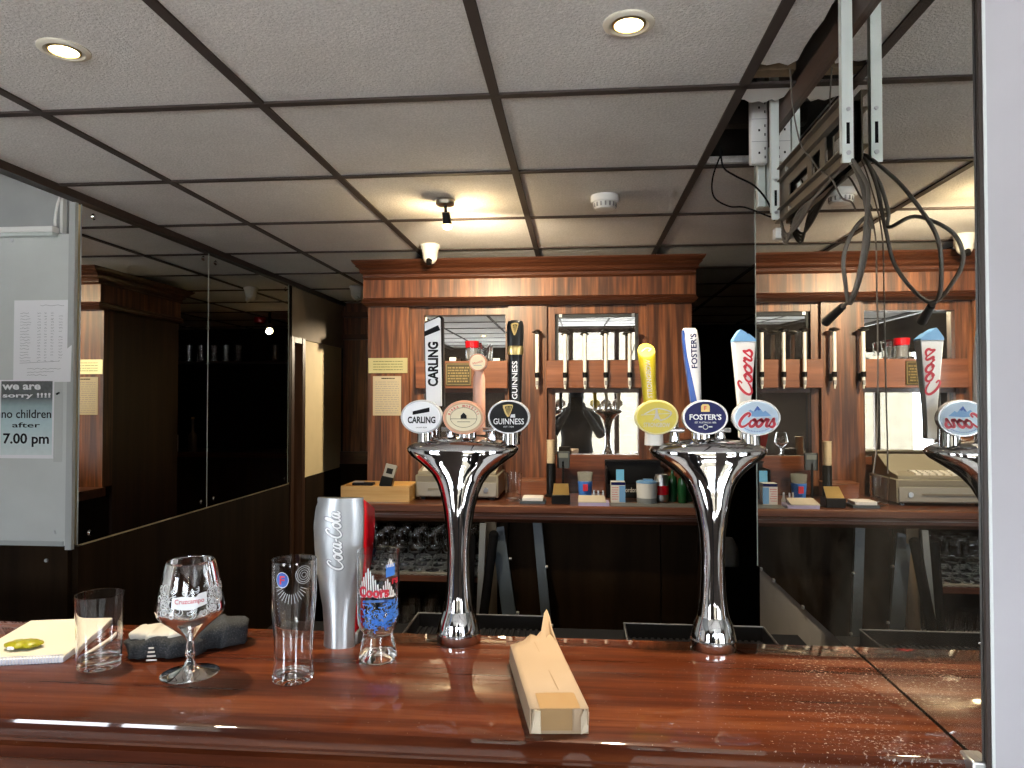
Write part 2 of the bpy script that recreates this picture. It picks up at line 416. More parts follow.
# narrow strip with a torn edge beside the mirror
edge = [(0.40, 0.95)] + [(0.494 + random.uniform(-0.006, 0.004), 0.95 + 0.68 * k / 12) for k in range(13)] + \
       [(0.478, 1.655), (0.455, 1.640), (0.43, 1.650), (0.40, 1.635)]
mb.poly([(x, y, CE) for x, y in edge], (0, 0, 0.02))
ceiling = struct('ceiling', mb, CEIL, smooth=False)
mb = MB()
GX = [-1.4 + 0.6 * k for k in range(10)]; GY = [1.7476 + 0.6 * k for k in range(-8, 10)]
for x in GX:
    if x <= 0.41: mb.box(x - 0.012, x + 0.012, YW, 7.5, CE - 0.006, CE - 0.0005)
    else: mb.box(x - 0.012, x + 0.012, 2.33, 7.5, CE - 0.006, CE - 0.0005); mb.box(x - 0.012, x + 0.012, YW, 0.94, CE - 0.006, CE - 0.0005)
for y in GY:
    x1 = 4.0 if (y > 2.3 or y < 0.9) else 0.40
    mb.box(-1.83, x1, y - 0.012, y + 0.012, CE - 0.0065, CE - 0.001)
mb.box(0.40, 0.52, 1.735, 1.76, CE - 0.006, CE)
mb.build('ceiling_grid', GRID, ceiling, smooth=False)
tag(MB().box(0.40, 0.505, 1.685, 1.725, CE + 0.005, CE + 0.04).build('timber_batten', PALEWOOD, ceiling, smooth=False), 'bare timber batten in the ceiling gap')
# hanging remnant of broken tile
pts = [(0.404, 1.762), (0.518, 1.762), (0.514, 1.815), (0.498, 1.835), (0.487, 1.824), (0.472, 1.845), (0.458, 1.833), (0.44, 1.842), (0.42, 1.822), (0.406, 1.818)]
tag(MB().poly([(x, y, CE - 0.002 - (y - 1.76) * 0.06) for x, y in pts], (0, 0, 0.014)).build('broken_tile', rough_paint('torn_tile_white', (0.72, 0.72, 0.70), 0.9, 200, 0.4, 0.05), ceiling, smooth=False), 'torn white tile remnant')
# dark void above the gap
mb = MB(); mb.box(0.36, 4.0, 0.9, 2.40, 2.72, 2.74); mb.box(0.36, 0.38, 0.9, 2.4, CE + 0.02, 2.72); mb.box(0.38, 0.9, 0.9, 0.92, CE + 0.02, 2.72)
mb.box(0.38, 4.0, 2.38, 2.40, CE + 0.02, 2.72); mb.box(0.40, 0.46, 2.0, 2.06, CE + 0.08, CE + 0.13); mb.box(0.39, 0.52, 2.13, 2.17, CE + 0.05, CE + 0.09)
struct('ceiling_void', mb, pbr('void_timber', (0.02, 0.017, 0.015), 0.9), smooth=False)
# raised ceiling of the left bay
struct('ceiling_left', bx(-5.8, -1.80, YW, 2.64, 2.78, 2.8), PIERHI, smooth=False)
struct('trim_1', bx(-1.850, -1.805, YW, 5.5, CE - 0.028, 2.78), TRIMW, smooth=False)
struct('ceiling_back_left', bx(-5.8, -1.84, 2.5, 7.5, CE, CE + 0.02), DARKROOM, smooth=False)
S0 = snap()

# left wall with its dado, pier and far doorway
struct('wall_left', bx(-1.95, XW, 2.40, 4.24, 0, CE).box(-1.95, XW, 4.44, 5.2, 1.075, 1.96), [CREAMWALL], smooth=False)
struct('wall_dado_left', bx(-1.95, XW + 0.006, 2.372, 4.24, 0, 1.062).box(-1.95, XW + 0.006, 4.44, 5.2, 0, 1.075), DARKWOOD, smooth=False)
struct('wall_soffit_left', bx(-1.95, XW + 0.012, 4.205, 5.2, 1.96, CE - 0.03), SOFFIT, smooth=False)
d = struct('door_1', bx(-1.93, XW - 0.05, 4.27, 4.42, 0, 1.93), pbr('dark_door', (0.02, 0.012, 0.009), 0.4), smooth=False)
struct('door_frame', bx(-1.93, XW + 0.014, 4.235, 4.275, 0, 1.965).box(-1.93, XW + 0.018, 4.40, 4.445, 0, 1.965).box(-1.93, XW + 0.014, 4.27, 4.40, 1.93, 1.965), wood('door_frame_wood', 'z', [(0.03, 0.013, 0.007), (0.06, 0.026, 0.012), (0.09, 0.04, 0.02)], 40, 0.4, 0.2), d, smooth=False)
tag(bx(XW - .01, XW + .012, 4.2, 4.235, 1.075, 2.29).build('trim_2', DARKWOOD, smooth=False), kind='structure')
pier = struct('wall_pier', bx(-5.5, -1.80, 2.375, 2.5, 1.066, 2.78), PIERHI, smooth=False)
struct('wall_board_left', bx(-5.5, -1.768, 2.352, 2.376, 1.068, 2.162), PIER, bevel=0.002)
mb = MB()
mb.box(-1.775, -1.752, 2.350, 2.366, 1.055, 2.30); mb.box(-5.5, -1.78, 2.347, 2.3525, 1.068, 1.084)
struct('trim_3', mb, pbr('grey_edge_trim', (0.42, 0.44, 0.44), 0.45), smooth=False)
struct('wall_dado_pier', bx(-5.5, -1.775, 2.36, 2.45, 0, 1.066).box(-1.80, -1.765, 2.352, 2.37, 0, 1.066), DARKWOOD, smooth=False)
# wood-panelled partition at the end of the passage, and the dark room behind the island
part_ = struct('wall_partition', bx(XW, -1.38, 5.2, 5.24, 0, CE - 0.04), MAHOG_Z, smooth=False)
mb = MB(); mb.box(XW, -1.36, 5.17, 5.2, 2.02, 2.06); mb.box(XW, -1.36, 5.165, 5.2, 2.185, 2.225); mb.box(XW, -1.36, 5.18, 5.2, 1.10, 1.19)
mb.build('partition_moulding', MOULD, part_, smooth=False)
struct('wall_dado_partition', bx(XW, -1.37, 5.17, 5.2, 0, 1.10), DARKWOOD, smooth=False)
enlarge(S0, KS, OFF)
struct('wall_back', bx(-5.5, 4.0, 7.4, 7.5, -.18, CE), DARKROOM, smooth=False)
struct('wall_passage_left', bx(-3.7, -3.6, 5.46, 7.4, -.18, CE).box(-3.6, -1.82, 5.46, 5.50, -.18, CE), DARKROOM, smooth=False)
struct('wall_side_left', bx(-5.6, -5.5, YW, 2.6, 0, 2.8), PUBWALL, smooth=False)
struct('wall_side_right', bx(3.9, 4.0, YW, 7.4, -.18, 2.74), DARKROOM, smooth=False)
# right-hand wall carrying the big mirror, and the near post
struct('wall_right', bx(0.5375, 0.72, 1.0, 2.18, 0, 2.72), GREYPANEL, smooth=False)
struct('trim_4', bx(0.521, 0.5375, 0.99, 2.15, 2.285, 2.335), wood('pelmet_wood', 'y', [(0.04, 0.022, 0.016), (0.07, 0.04, 0.03), (0.10, 0.06, 0.045)], 40, 0.5, 0.1), smooth=False)
struct('wall_post', bx(0.5425, 1.0, 0.9955, 1.0, 0, 2.72), POST, smooth=False)
struct('trim_5', bx(0.5335, 0.5385, 0.996, 1.002, 0.3, 2.72), TRIMW, smooth=False)
struct('trim_6', bx(0.5385, 0.5425, 0.9945, 1.0, 0.3, 2.72), pbr('pale_bead', (0.66, 0.70, 0.70), 0.4), smooth=False)
struct('trim_7', bx(0.517, 0.537, 1.0, 1.035, 1.02, 1.104), STEEL, bevel=0.003)
struct('wall_side_near', bx(0.72, 4.0, 1.0005, 1.1, 0, 2.74), PUBWALL, smooth=False)
# street wall with windows behind the photographer
mb = MB(); xs = [-5.5] + [v for w in WINS for v in w] + [4.0]
for a, b in zip(xs[0::2], xs[1::2]): mb.box(a, b, YW - 0.15, YW, 0, 2.8)
for a, b in WINS: mb.box(a, b, YW - 0.15, YW, 0, WZ0); mb.box(a, b, YW - 0.15, YW, WZ1, 2.8)
struct('wall_street', mb, STREETWALL, smooth=False)
for i, (a, b) in enumerate(WINS):
    mb = MB(); y0, y1 = YW - 0.11, YW - 0.05
    for x in (a, b - 0.06): mb.box(x, x + 0.06, y0, y1, WZ0, WZ1)
    for z in (WZ0, WZ1 - 0.06): mb.box(a, b, y0, y1, z, z + 0.06)
    n = 2 if b - a < 1.7 else 3
    for k in range(1, n): x = a + (b - a) * k / n; mb.box(x - 0.035, x + 0.035, y0, y1, WZ0, WZ1)
    mb.box(a, b, y0, y1, 1.72, 1.76)
    struct('window_%d' % (i + 1), mb, DARKSIDE, smooth=False)  # the last of these frames the added light opening
# across the street
BRICK = pbr('darkened_brick', (0.62, 0.52, 0.36), 0.85)
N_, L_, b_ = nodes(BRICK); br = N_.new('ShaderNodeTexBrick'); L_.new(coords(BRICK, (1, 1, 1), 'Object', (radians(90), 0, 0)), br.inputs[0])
br.inputs['Color1'].default_value = (0.052, 0.046, 0.032, 1); br.inputs['Color2'].default_value = (0.036, 0.031, 0.021, 1)  # pale brick coloured much darker, dimming the daylit wall in the mirror
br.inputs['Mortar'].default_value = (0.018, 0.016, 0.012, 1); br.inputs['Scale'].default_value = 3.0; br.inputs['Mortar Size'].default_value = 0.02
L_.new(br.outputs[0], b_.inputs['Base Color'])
tag(bx(-9, 9, -15.3, -15, -0.12, 3.5).build('brick_building', BRICK, smooth=False), 'brick wall in darkened colour across the street, seen mirrored behind the optics', 'building')
struct('ground', bx(-30, 30, -15, YW - 0.15, -0.3, -0.12), pbr('pavement', (0.58, 0.57, 0.55), 0.9), smooth=False)

# =================================================================== MIRRORS
def wall_mirror(label, y0, y1):
    t = thing('wall_mirror', label, 'mirror', (XW, (y0 + y1) / 2, 1.07))
    bx(XW, XW + 0.006, y0, y1, 1.07, 2.298).build('mirror_glass', MIRROR_DARK, t, smooth=False)
    bx(XW, XW + 0.0068, y1 - 0.004, y1 - 0.0005, 1.07, 2.298).build('glass_edge', MIRROR_EDGE, t, smooth=False)
    for y in (y0 + 0.06, y1 - 0.05):
        for z in (1.10, 2.24): MB().cyl((XW + 0.006, y, z), (XW + 0.012, y, z), 0.012, 0.008, 14).build('screw', CHROME, t)
S0 = snap()
wall_mirror('tall smoked mirror panel on the left wall, beside the pale grey board', 2.37, 3.248)
wall_mirror('tall smoked mirror panel on the left wall, nearer the far doorway', 3.252, 4.20)
enlarge(S0, KS, OFF)
t = thing('wall_mirror', 'big mirror on the right wall running down to the bar top', 'mirror', (XM, 1.6, 1.09))
bx(XM, XM + 0.0065, 1.003, 2.175, 1.09, 2.33).build('mirror_glass', MIRROR, t, smooth=False)
bx(XM - 0.0008, XM + 0.0065, 2.172, 2.178, 1.09, 2.33).build('glass_edge', MIRROR_EDGE, t, smooth=False)
for y in (1.47, 1.75, 2.0, 2.13): bx(XM - 0.002, XM + 0.0005, y - 0.006, y + 0.006, 1.086, 1.094).build('clip', STEEL, t, smooth=False)

# =================================================================== BAR COUNTER
bar = thing('bar_counter', 'glossy mahogany front bar counter in the foreground', 'bar counter', (0, 1.23, 0))
mb = MB(); prof = [(1.452, 1.06), (1.456, 1.064), (1.456, 1.096), (1.452, 1.10), (1.026, 1.10), (1.020, 1.097), (1.018, 1.09), (1.018, 1.074), (1.022, 1.068), (1.03, 1.066), (1.03, 1.06)]
x0, x1 = -2.6, 0.527
mb.loft([[(x0, y, z) for y, z in prof], [(x1, y, z) for y, z in prof]]).build('bar_top', BARTOP, bar, angle=30)
mb = MB(); prof = [(1.42, 0.9), (1.42, 1.06), (1.032, 1.06), (1.024, 1.055), (1.022, 1.04), (1.03, 1.03), (1.05, 1.02), (1.07, 0.9)]
mb.loft([[(x0, y, z) for y, z in prof], [(x1, y, z) for y, z in prof]]).build('nosing', BARTOP, bar, angle=30)
bx(x0, x1, 1.06, 1.42, 0, 0.9).build('front_panel', MAHOG_X, bar, smooth=False)
sh = thing('underbar_shelf', 'black work shelf tucked behind the bar top', 'shelf', (-0.1, 1.6, 0))
bx(-0.75, 0.52, 1.462, 1.76, 1.0, 1.022).build('shelf_board', BLKMAT, sh, smooth=False)
for x in (-0.72, 0.48): bx(x, x + 0.03, 1.6, 1.74, 0, 1.0).build('leg', BLKMAT, sh, smooth=False)

# =================================================================== BACK BAR ISLAND
S0 = snap()
bb = thing('back_bar', 'carved mahogany back bar unit with cornice, pillars and inset mirrors', 'back bar', (-0.25, 3.85, 0))
def moulding(prof, z0, z1, xl, xr, yf, yb, fx=1.0):
    "profile (outset, height 0..1) swept round the two ends and the front"
    mb = MB(); rings = []
    for o_, t in prof:
        z = z0 + (z1 - z0) * t
        rings.append([(xl - o_ * fx, yf - o_, z), (xr + o_ * fx, yf - o_, z), (xr + o_ * fx, yb + o_, z), (xl - o_ * fx, yb + o_, z)])
    return mb.loft(rings)
XL, XR = -1.04, 0.555; YF, YB = 3.5, 4.2
moulding([(0.012, 0), (0.02, 0.06), (0.03, 0.13), (0.022, 0.17), (0.026, 0.30), (0.044, 0.36), (0.050, 0.42), (0.044, 0.46), (0.052, 0.58), (0.074, 0.66), (0.080, 0.70), (0.074, 0.74), (0.092, 0.82), (0.104, 0.92), (0.108, 1.0)],
         2.168, 2.252, XL, XR, YF - 0.035, YB, 0.42).build('cornice', MOULD, bb, angle=20)
bx(XL - 0.012, XR + 0.012, YF - 0.047, YB, 2.08, 2.17).build('frieze', MAHOG_Z, bb, smooth=False)
moulding([(0.005, 0), (0.014, 0.1), (0.032, 0.28), (0.036, 0.5), (0.024, 0.62), (0.028, 0.75), (0.016, 1.0)], 2.042, 2.08, XL, XR, YF - 0.03, YB, 0.5).build('bead', MOULD, bb, angle=20)
for xa, xb in ((-1.04, -0.832), (-0.335, -0.145), (0.34, 0.553)):
    pl = bx(xa, xb, YF, YF + 0.08, CT, 2.055).build('pillar', MAHOG_Z, bb, smooth=False)
for xa, xb in ((-0.832, -0.76), (-0.35, -0.335), (-0.145, -0.105), (0.302, 0.34)):
    bx(xa, xb, YF + 0.022, YF + 0.08, CT, 2.055).build('stile', MAHOG_Z, bb, smooth=False)
for xa, xb in ((-0.79, -0.335), (-0.145, 0.34)):
    bx(xa, xb, YF + 0.025, YF + 0.09, 2.0, 2.055).build('top_rail', MAHOG_Z, bb, smooth=False)
    bx(xa, xb, YF - 0.03, YF + 0.085, 1.633, 1.767).build('display_shelf', RAIL_X, bb, smooth=False, bevel=0.002)
    bx(xa, xb, YF + 0.03, YF + 0.09, CT, 1.285).build('bottom_panel', MAHOG_X, bb, smooth=False)
    mb = MB(); za, zb = 1.285, 1.633
    for x in (xa, xb - 0.02): mb.box(x, x + 0.02, YF + 0.035, YF + 0.075, za, zb)
    mb.box(xa, xb, YF + 0.03, YF + 0.075, za, za + 0.022); mb.box(xa, xb, YF + 0.03, YF + 0.075, zb - 0.022, zb)
    mb.build('mirror_frame', MAHOG_X, bb, smooth=False)
    bx(xa, xb, YF + 0.062, YF + 0.07, 1.295, 1.63).build('lower_mirror', MIRROR, bb, smooth=False)
bx(-0.77, -0.34, YF + 0.06, YF + 0.068, 1.767, 2.0).build('upper_mirror', MIRROR, bb, smooth=False)
tilt = Matrix.Translation((0.1, YF + 0.055, 1.767)) @ Matrix.Rotation(radians(1.3), 4, 'X')
MB().box(-0.205, 0.202, -0.006, 0.0, 0.006, 0.236, tilt).build('upper_mirror', MIRROR, bb, smooth=False)
mb = MB(); mb.box(-0.207, 0.204, -0.011, -0.0061, 0.214, 0.24, tilt); mb.box(-0.207, -0.188, -0.011, -0.0061, 0.0, 0.22, tilt); mb.box(0.186, 0.204, -0.011, -0.0061, 0.0, 0.22, tilt)
mb.build('upper_mirror_frame', pbr('smoky_glass_edge', (0.06, 0.065, 0.07), 0.1), bb, smooth=False)
for x in (-0.185, 0.17): MB().box(x, x + 0.014, -0.016, -0.011, 0.218, 0.236, tilt).build('mirror_clip', STEEL, bb, smooth=False)
# carcass
for xa in (XL, XR - 0.03): bx(xa, xa + 0.03, YF + 0.08, YB - 0.03, 0, 2.085).build('side_panel', DARKSIDE, bb, smooth=False)
bx(XL, XR, YB - 0.03, YB, 0, 2.1).build('back_panel', DARKSIDE, bb, smooth=False)
# lower cabinet
cb = thing('back_bar_cabinet', 'dark base cabinet under the back counter with an open glass shelf', 'cabinet', (-0.25, 3.3, 0))
for xa, xb in ((-1.03, -1.0), (0.52, 0.55)): bx(xa, xb, 3.12, 3.57, 0, 1.08).build('side_panel', DARKWOOD, cb, smooth=False)
bx(-0.335, -0.30, 3.12, 3.57, 0, 1.08).build('divider', DARKWOOD, cb, smooth=False); bx(-1.0, -0.335, 3.54, 3.57, 0, 1.08).build('back_panel', DARKWOOD, cb, smooth=False)
bx(-0.30, 0.36, 3.16, 3.19, 0, 1.08).build('front_panel', DARKWOOD, cb, smooth=False)
bx(0.364, 0.52, 3.165, 3.19, 0, 1.08).build('side_door', DARKWOOD, cb, smooth=False)
bx(-1.0, -0.335, 3.13, 3.54, 0.775, 0.80).build('shelf', MAHOG_X, cb, smooth=False)
bx(-1.0, -0.335, 3.13, 3.54, 0.47, 0.495).build('shelf', MAHOG_X, cb, smooth=False)
for z in (0.801, 0.496):
    mb = MB()
    for k in range(22): mb.box(-0.99 + k * 0.03, -0.974 + k * 0.03, 3.135, 3.53, z, z + 0.008)
    for k in range(10): mb.box(-0.99, -0.34, 3.135 + k * 0.042, 3.148 + k * 0.042, z + 0.002, z + 0.010)
    mb.build('drip_mat', pbr('pale_plastic_mesh', (0.45, 0.43, 0.38), 0.6), cb, smooth=False)
ct = thing('back_counter', 'mahogany worktop of the back bar, cluttered with bar odds and ends', 'worktop', (-0.25, 3.3, 1.08))
mb = MB(); prof = [(3.5, 1.08), (3.5, 1.125), (3.056, 1.125), (3.05, 1.12), (3.05, 1.096), (3.056, 1.09), (3.066, 1.088), (3.066, 1.08)]
mb.loft([[(-1.06, y, z) for y, z in prof], [(0.565, y, z) for y, z in prof]]).build('counter_slab', MAHOG_X, ct, angle=25)
mb = MB(); prof = [(3.09, 1.05), (3.09, 1.08), (3.058, 1.08), (3.058, 1.066), (3.07, 1.05)]
mb.loft([[(-1.06, y, z) for y, z in prof], [(0.565, y, z) for y, z in prof]]).build('edge_moulding', MOULD, ct, angle=25)
enlarge(S0, KS, OFF)

# =================================================================== BEER TOWERS
def sup(cx, cy, a, b, z, n=44, p=2.3, dz=0.0, droop=0.0):
    out = []
    for k in range(n):
        t = 2 * pi * k / n; c, s_ = cos(t), sin(t)
        x = a * math.copysign(abs(c) ** (2 / p), c); y = b * math.copysign(abs(s_) ** (2 / p), s_)
        out.append((cx + x, cy + y, z + droop * (x / max(a, 1e-6)) ** 2))
    return out
def tower(name, label, cx, cy):
    t = thing(name, label, 'beer tap', (cx, cy, BT))
    mb = MB(); R = []
    for z, a, b, p, dr, dy in [(0.062, .0305, .0305, 2, 0, 0), (0.075, .0278, .0285, 2, 0, 0), (0.10, .0250, .026, 2, 0, 0), (0.14, .0230, .025, 2, 0, 0), (0.18, .0225, .025, 2, 0, 0), (0.225, .0258, .027, 2, 0, .001), (0.262, .0315, .030, 2, 0, .004),
                        (0.290, .0385, .0345, 2.05, 0, .010), (0.310, .0470, .040, 2.1, .001, .018), (0.326, .0600, .046, 2.15, .003, .027), (0.338, .0770, .052, 2.2, .005, .034), (0.349, .0950, .057, 2.3, .007, .041),
                        (0.358, .1080, .0615, 2.4, .007, .046), (0.367, .1145, .0650, 2.4, .006, .049), (0.376, .1160, .0665, 2.4, .003, .050), (0.385, .1120, .0640, 2.4, -.001, .050), (0.393, .1020, .0570, 2.4, -.004, .050), (0.3995, .084, .0450, 2.3, -.006, .050),
                        (0.4030, .060, .030, 2.2, -.005, .050), (0.4045, .030, .015, 2.0, -.002, .050)]:
        R.append(sup(cx, cy + dy, a, b, BT + z, 64, p, 0, dr))
    mb.loft(R); mb.build('tower_body', CHROME, t, angle=80)
    MB().lathe((cx, cy, BT), [(0.0415, 0), (0.0435, 0.003), (0.0435, 0.018), (0.041, 0.0205), (0.0425, 0.022), (0.0405, 0.032), (0.0375, 0.043), (0.0340, 0.053), (0.0305, 0.0625), (0.02, 0.063)], 48).build('base_collar', CHROME, t, angle=35)
    return t
def badge(t, x, z, y=1.405, a=0.0423, b=0.0338, rim=WHITEP, face=WHITEP, body=CHROME):
    bd = MB().loft([[(x + px, yy, z + pz) for px, pz in ellipse(a * s_, b * s_, 48)] for yy, s_ in ((y + 0.018, .93), (y + 0.012, 1), (y + 0.003, 1), (y, .975))]).build('badge', rim, t, angle=30)
    f = MB().loft([[(x + px, yy, z + pz) for px, pz in ellipse(a * s_, b * s_, 48)] for yy, s_ in ((y, .90), (y - 0.0012, .89))]).build('badge_face', face, bd, angle=30)
    mb = MB(); mb.cyl((x, y + 0.016, z - 0.004), (x, y + 0.05, z - 0.012), 0.013, 0.016, 18); mb.cyl((x, y + 0.05, z + 0.01), (x, y + 0.05, BT + 0.388), 0.0165, 0.019, 20)
    mb.build('tap_valve', body, t)
    return bd, front(x, y - 0.0014, z)
HY = 1.525
carl = tower('beer_tower', 'chrome beer tower with white, copper and black tap handles, nearer the silver font', -0.234, 1.418)
stro = tower('beer_tower', 'chrome beer tower with yellow and blue-topped tap handles, nearer the right mirror', 0.262, 1.423)
# ---- first tower
bd, M = badge(carl, -0.308, 1.5445, 1.405, face=WHITEP, rim=pbr('silver_grey_rim', (0.45, 0.46, 0.48), 0.35, 0.4))
mb = MB(); mb.flat([(-0.017, 0.004), (0.017, 0.010), (0.017, 0.019), (-0.017, 0.011)], M)
addtext(mb, 'CARLING', M @ Matrix.Translation((0.001, -0.006, 0)), 0.056, 0.0135, bold=0.03); addtext(mb, 'LAGER BEER', M @ Matrix.Translation((0.001, -0.021, 0)), 0.022, 0.0026)
mb.build('lettering', INK, bd, smooth=False, fix=False)
bd, M = badge(carl, -0.222, 1.5435, 1.402, rim=COPPER, face=pbr('tan_badge', (0.50, 0.33, 0.20), 0.35))
MB().flat(ellipse(0.0345, 0.0265, 48), M, 0.0002).build('cream_oval', CREAM, bd, smooth=False, fix=False)
mb = MB(); mb.ribbon(ellipse(0.0265, 0.0195, 40), 0.0007, M, 1, closed=True); mb.flat([(-0.026, -0.003), (0.026, -0.003), (0.026, -0.0022), (-0.026, -0.0022)], M)
mb.flat([(-0.006, -0.002), (0.006, -0.002), (0.006, 0.004), (0.0, 0.010), (-0.006, 0.004)], M, 0.0006); mb.flat([(-0.013, -0.009), (0.013, -0.009), (0.013, -0.008), (-0.013, -0.008)], M); 
mb.build('emblem', INK, bd, smooth=False, fix=False)
mb = MB()
for k, ch in enumerate('BIRRA MORETTI'):
    if ch == ' ': continue
    th = pi * (0.90 - 0.80 * k / 12); addtext(mb, ch, M @ Matrix.Translation((0.0302 * cos(th), 0.0228 * sin(th), 0.0004)) @ Matrix.Rotation(th - pi / 2, 4, 'Z'), None, 0.0048, bold=0.02)
mb.build('lettering', REDINK, bd, smooth=False, fix=False)
bd, M = badge(carl, -0.133, 1.5445, 1.405, face=BLKPL, rim=pbr('silver_rim', (0.6, 0.6, 0.62), 0.25, 0.6))
lettering(bd, 'GUINNESS', WHITEP, M @ Matrix.Translation((0, -0.0085, 0)), 0.060, 0.0115, bold=0.006)
lettering(bd, 'EST 1759', FROST, M @ Matrix.Translation((0, -0.019, 0)), 0.020, 0.003)
mb = MB(); mb.ribbon([(-0.010, 0.021), (-0.006, 0.009), (-0.001, 0.001)], 0.0035, M); mb.ribbon([(-0.011, 0.022), (0.001, 0.0235), (0.008, 0.0225)], 0.0028, M); mb.ribbon([(0.008, 0.0225), (0.004, 0.010), (0.0, 0.001)], 0.0015, M)
for k in range(5): mb.flat([(-0.0085 + k * 0.003, 0.021), (-0.0075 + k * 0.003, 0.021), (-0.003 + k * 0.0012, 0.004), (-0.0036 + k * 0.0012, 0.004)], M)
mb.build('harp_emblem', GOLD, bd, smooth=False, fix=False)
mb = MB(); mb.flat([(0.003, -0.001), (0.013, -0.001), (0.0125, 0.006), (0.0045, 0.005)], M); mb.build('silver_mark', FROST, bd, smooth=False, fix=False)
# carling handle: white slab with black edge
hx = -0.3016; y0, y1 = HY - 0.01302, HY + 0.01519
outl = [(hx - 0.02116, 1.5637), (hx + 0.01790, 1.5637), (hx + 0.01465, 1.7558), (hx + 0.00976, 1.7601), (hx - 0.02387, 1.7460), (hx - 0.02604, 1.7406)]
h = MB().poly([(x, y0 + 0.00434, z) for x, z in outl], (0, y1 - y0 - 0.00434, 0)).build('tap_handle', BLKPL, carl, bevel=0.002)
outw = [(hx - 0.01899, 1.5648), (hx + 0.01465, 1.5648), (hx + 0.01139, 1.7525), (hx + 0.00760, 1.7558), (hx - 0.02333, 1.7428)]
tag(MB().poly([(x, y0, z) for x, z in outw], (0, 0.00651, 0)).build('handle_face', WHITEP, h, bevel=0.001), 'white handle face')
M = front(0, y0 - 0.0003, 0); MB().flat([(hx - 0.02278, 1.7145), (hx + 0.01139, 1.7276), (hx + 0.00651, 1.7384), (hx - 0.02278, 1.7254)], M).build('black_flag', INK, h, smooth=False, fix=False)
lettering(h, 'CARLING', INK, up_front(hx - 0.00434, y0 - 0.0003, 1.6549), 0.09548, 0.02278, bold=0.04)
MB().cyl((hx, HY, 1.4986), (hx, HY, 1.5659), 0.01085, 0.01302).build('handle_ferrule', CHROME, carl)
# copper handle with a round lens
hx = -0.2083
MB().loft([sup(hx, HY, a, 0.01193, z, 24, 2.6) for z, a in ((1.5041, 0.01356), (1.5583, 0.01356), (1.6234, 0.01280), (1.6364, 0.01031), (1.6451, 0.00760))]).build('tap_handle', rough_paint('hammered_copper', (0.62, 0.34, 0.25), 0.4, 300, 0.5, 0.15), carl, angle=50)
c = MB().cyl((hx - 0.001, HY - 0.01519, 1.6581), (hx - 0.001, HY + 0.01302, 1.6581), 0.01899, 0.01790, 32).build('handle_roundel', COPPER, carl, angle=30)
M = front(hx - 0.001, HY - 0.01552, 1.6581); MB().flat(ellipse(0.01627, 0.01627), M).build('roundel_face', CREAM, c, smooth=False, fix=False)
lettering(c, 'Moretti', REDINK, M @ Matrix.Rotation(0.3, 4, 'Z'), 0.02170, 0.00543, t=0.0009); MB().ribbon([(-0.00868, -0.00651), (0.00868, -0.00651)], 0.0012, M, 1, 0.0009).build('printed_line', INKGREY, c, smooth=False, fix=False)
# guinness handle
hx = -0.1302
h = MB().loft([sup(hx, HY, a, b, z, 28, 2.8) for z, a, b in ((1.5041, 0.01248, 0.01193), (1.6017, 0.01356, 0.01302), (1.6722, 0.01519, 0.01410), (1.7102, 0.01790, 0.01519), (1.7373, 0.01790, 0.01519), (1.7460, 0.01573, 0.01302), (1.7482, 0.01085, 0.00868))]).build('tap_handle', BLKPL, carl, angle=50)
MB().loft([sup(hx, HY, 0.01649, 0.01541, 1.6744, 28, 2.8), sup(hx, HY, 0.01736, 0.01627, 1.6798, 28, 2.8), sup(hx, HY, 0.01790, 0.01649, 1.6896, 28, 2.8), sup(hx, HY, 0.01736, 0.01573, 1.6928, 28, 2.8)]).build('gold_band', BRASS, h, angle=60)
lettering(h, 'GUINNESS', WHITEP, up_front(hx, HY - 0.01389, 1.6201), 0.08029, 0.01139, bold=0.01302)
M = front(hx, HY - 0.01584, 1.7243); mb = MB(); mb.ribbon([(-0.00651, 0.01410), (-0.00434, 0.002), (0.0, -0.00868)], 0.00326, M); mb.ribbon([(-0.00651, 0.01410), (0.001, 0.01573), (0.00760, 0.01465)], 0.00326, M); mb.ribbon([(0.00760, 0.01465), (0.00380, 0), (0, -0.00868)], 0.0014, M)
for k in range(4): mb.flat([(-0.00434 + k * 0.00304, 0.01302), (-0.00326 + k * 0.00304, 0.01302), (-0.0006 + k * 0.0008, -0.00434), (-0.0012 + k * 0.0008, -0.00434)], M)
mb.build('harp_emblem', GOLD, h, smooth=False, fix=False)
# ---- second tower
bd, M = badge(stro, 0.1545, 1.5445, 1.407, face=YELB, rim=pbr('cream_yellow_rim', (0.70, 0.62, 0.25), 0.35), body=OFFWHITE)
mb = MB(); mb.ribbon([(-0.024, 0.006), (0.0, 0.017), (0.024, 0.012), (0.027, 0.006), (0.018, -0.002), (0.006, -0.006)], 0.0022, M)
mb.ribbon([(-0.03, 0.0045), (0.028, 0.008)], 0.0012, M, 1); mb.flat([(-0.002, 0.016), (0.001, 0.016), (0.003, 0.005), (0.009, -0.007), (0.0, -0.002), (-0.008, -0.007), (-0.003, 0.004)], M)
addtext(mb, 'STRONGBOW', M @ Matrix.Translation((0, -0.0145, 0)), 0.050, 0.0085, bold=0.01); mb.build('lettering', CREAMPAD, bd, smooth=False, fix=False)
bd, M = badge(stro, 0.2465, 1.5445, 1.405, a=0.0436, face=NAVY, rim=pbr('silver_rim', (0.6, 0.6, 0.62), 0.25, 0.6))
lettering(bd, "FOSTER'S", WHITEP, M @ Matrix.Translation((0, 0.001, 0)), 0.060, 0.011, bold=0.022)
lettering(bd, 'EST AUSTRALIA 1888', FROST, M @ Matrix.Translation((0, -0.0095, 0)), 0.040, 0.0034, bold=0.01)
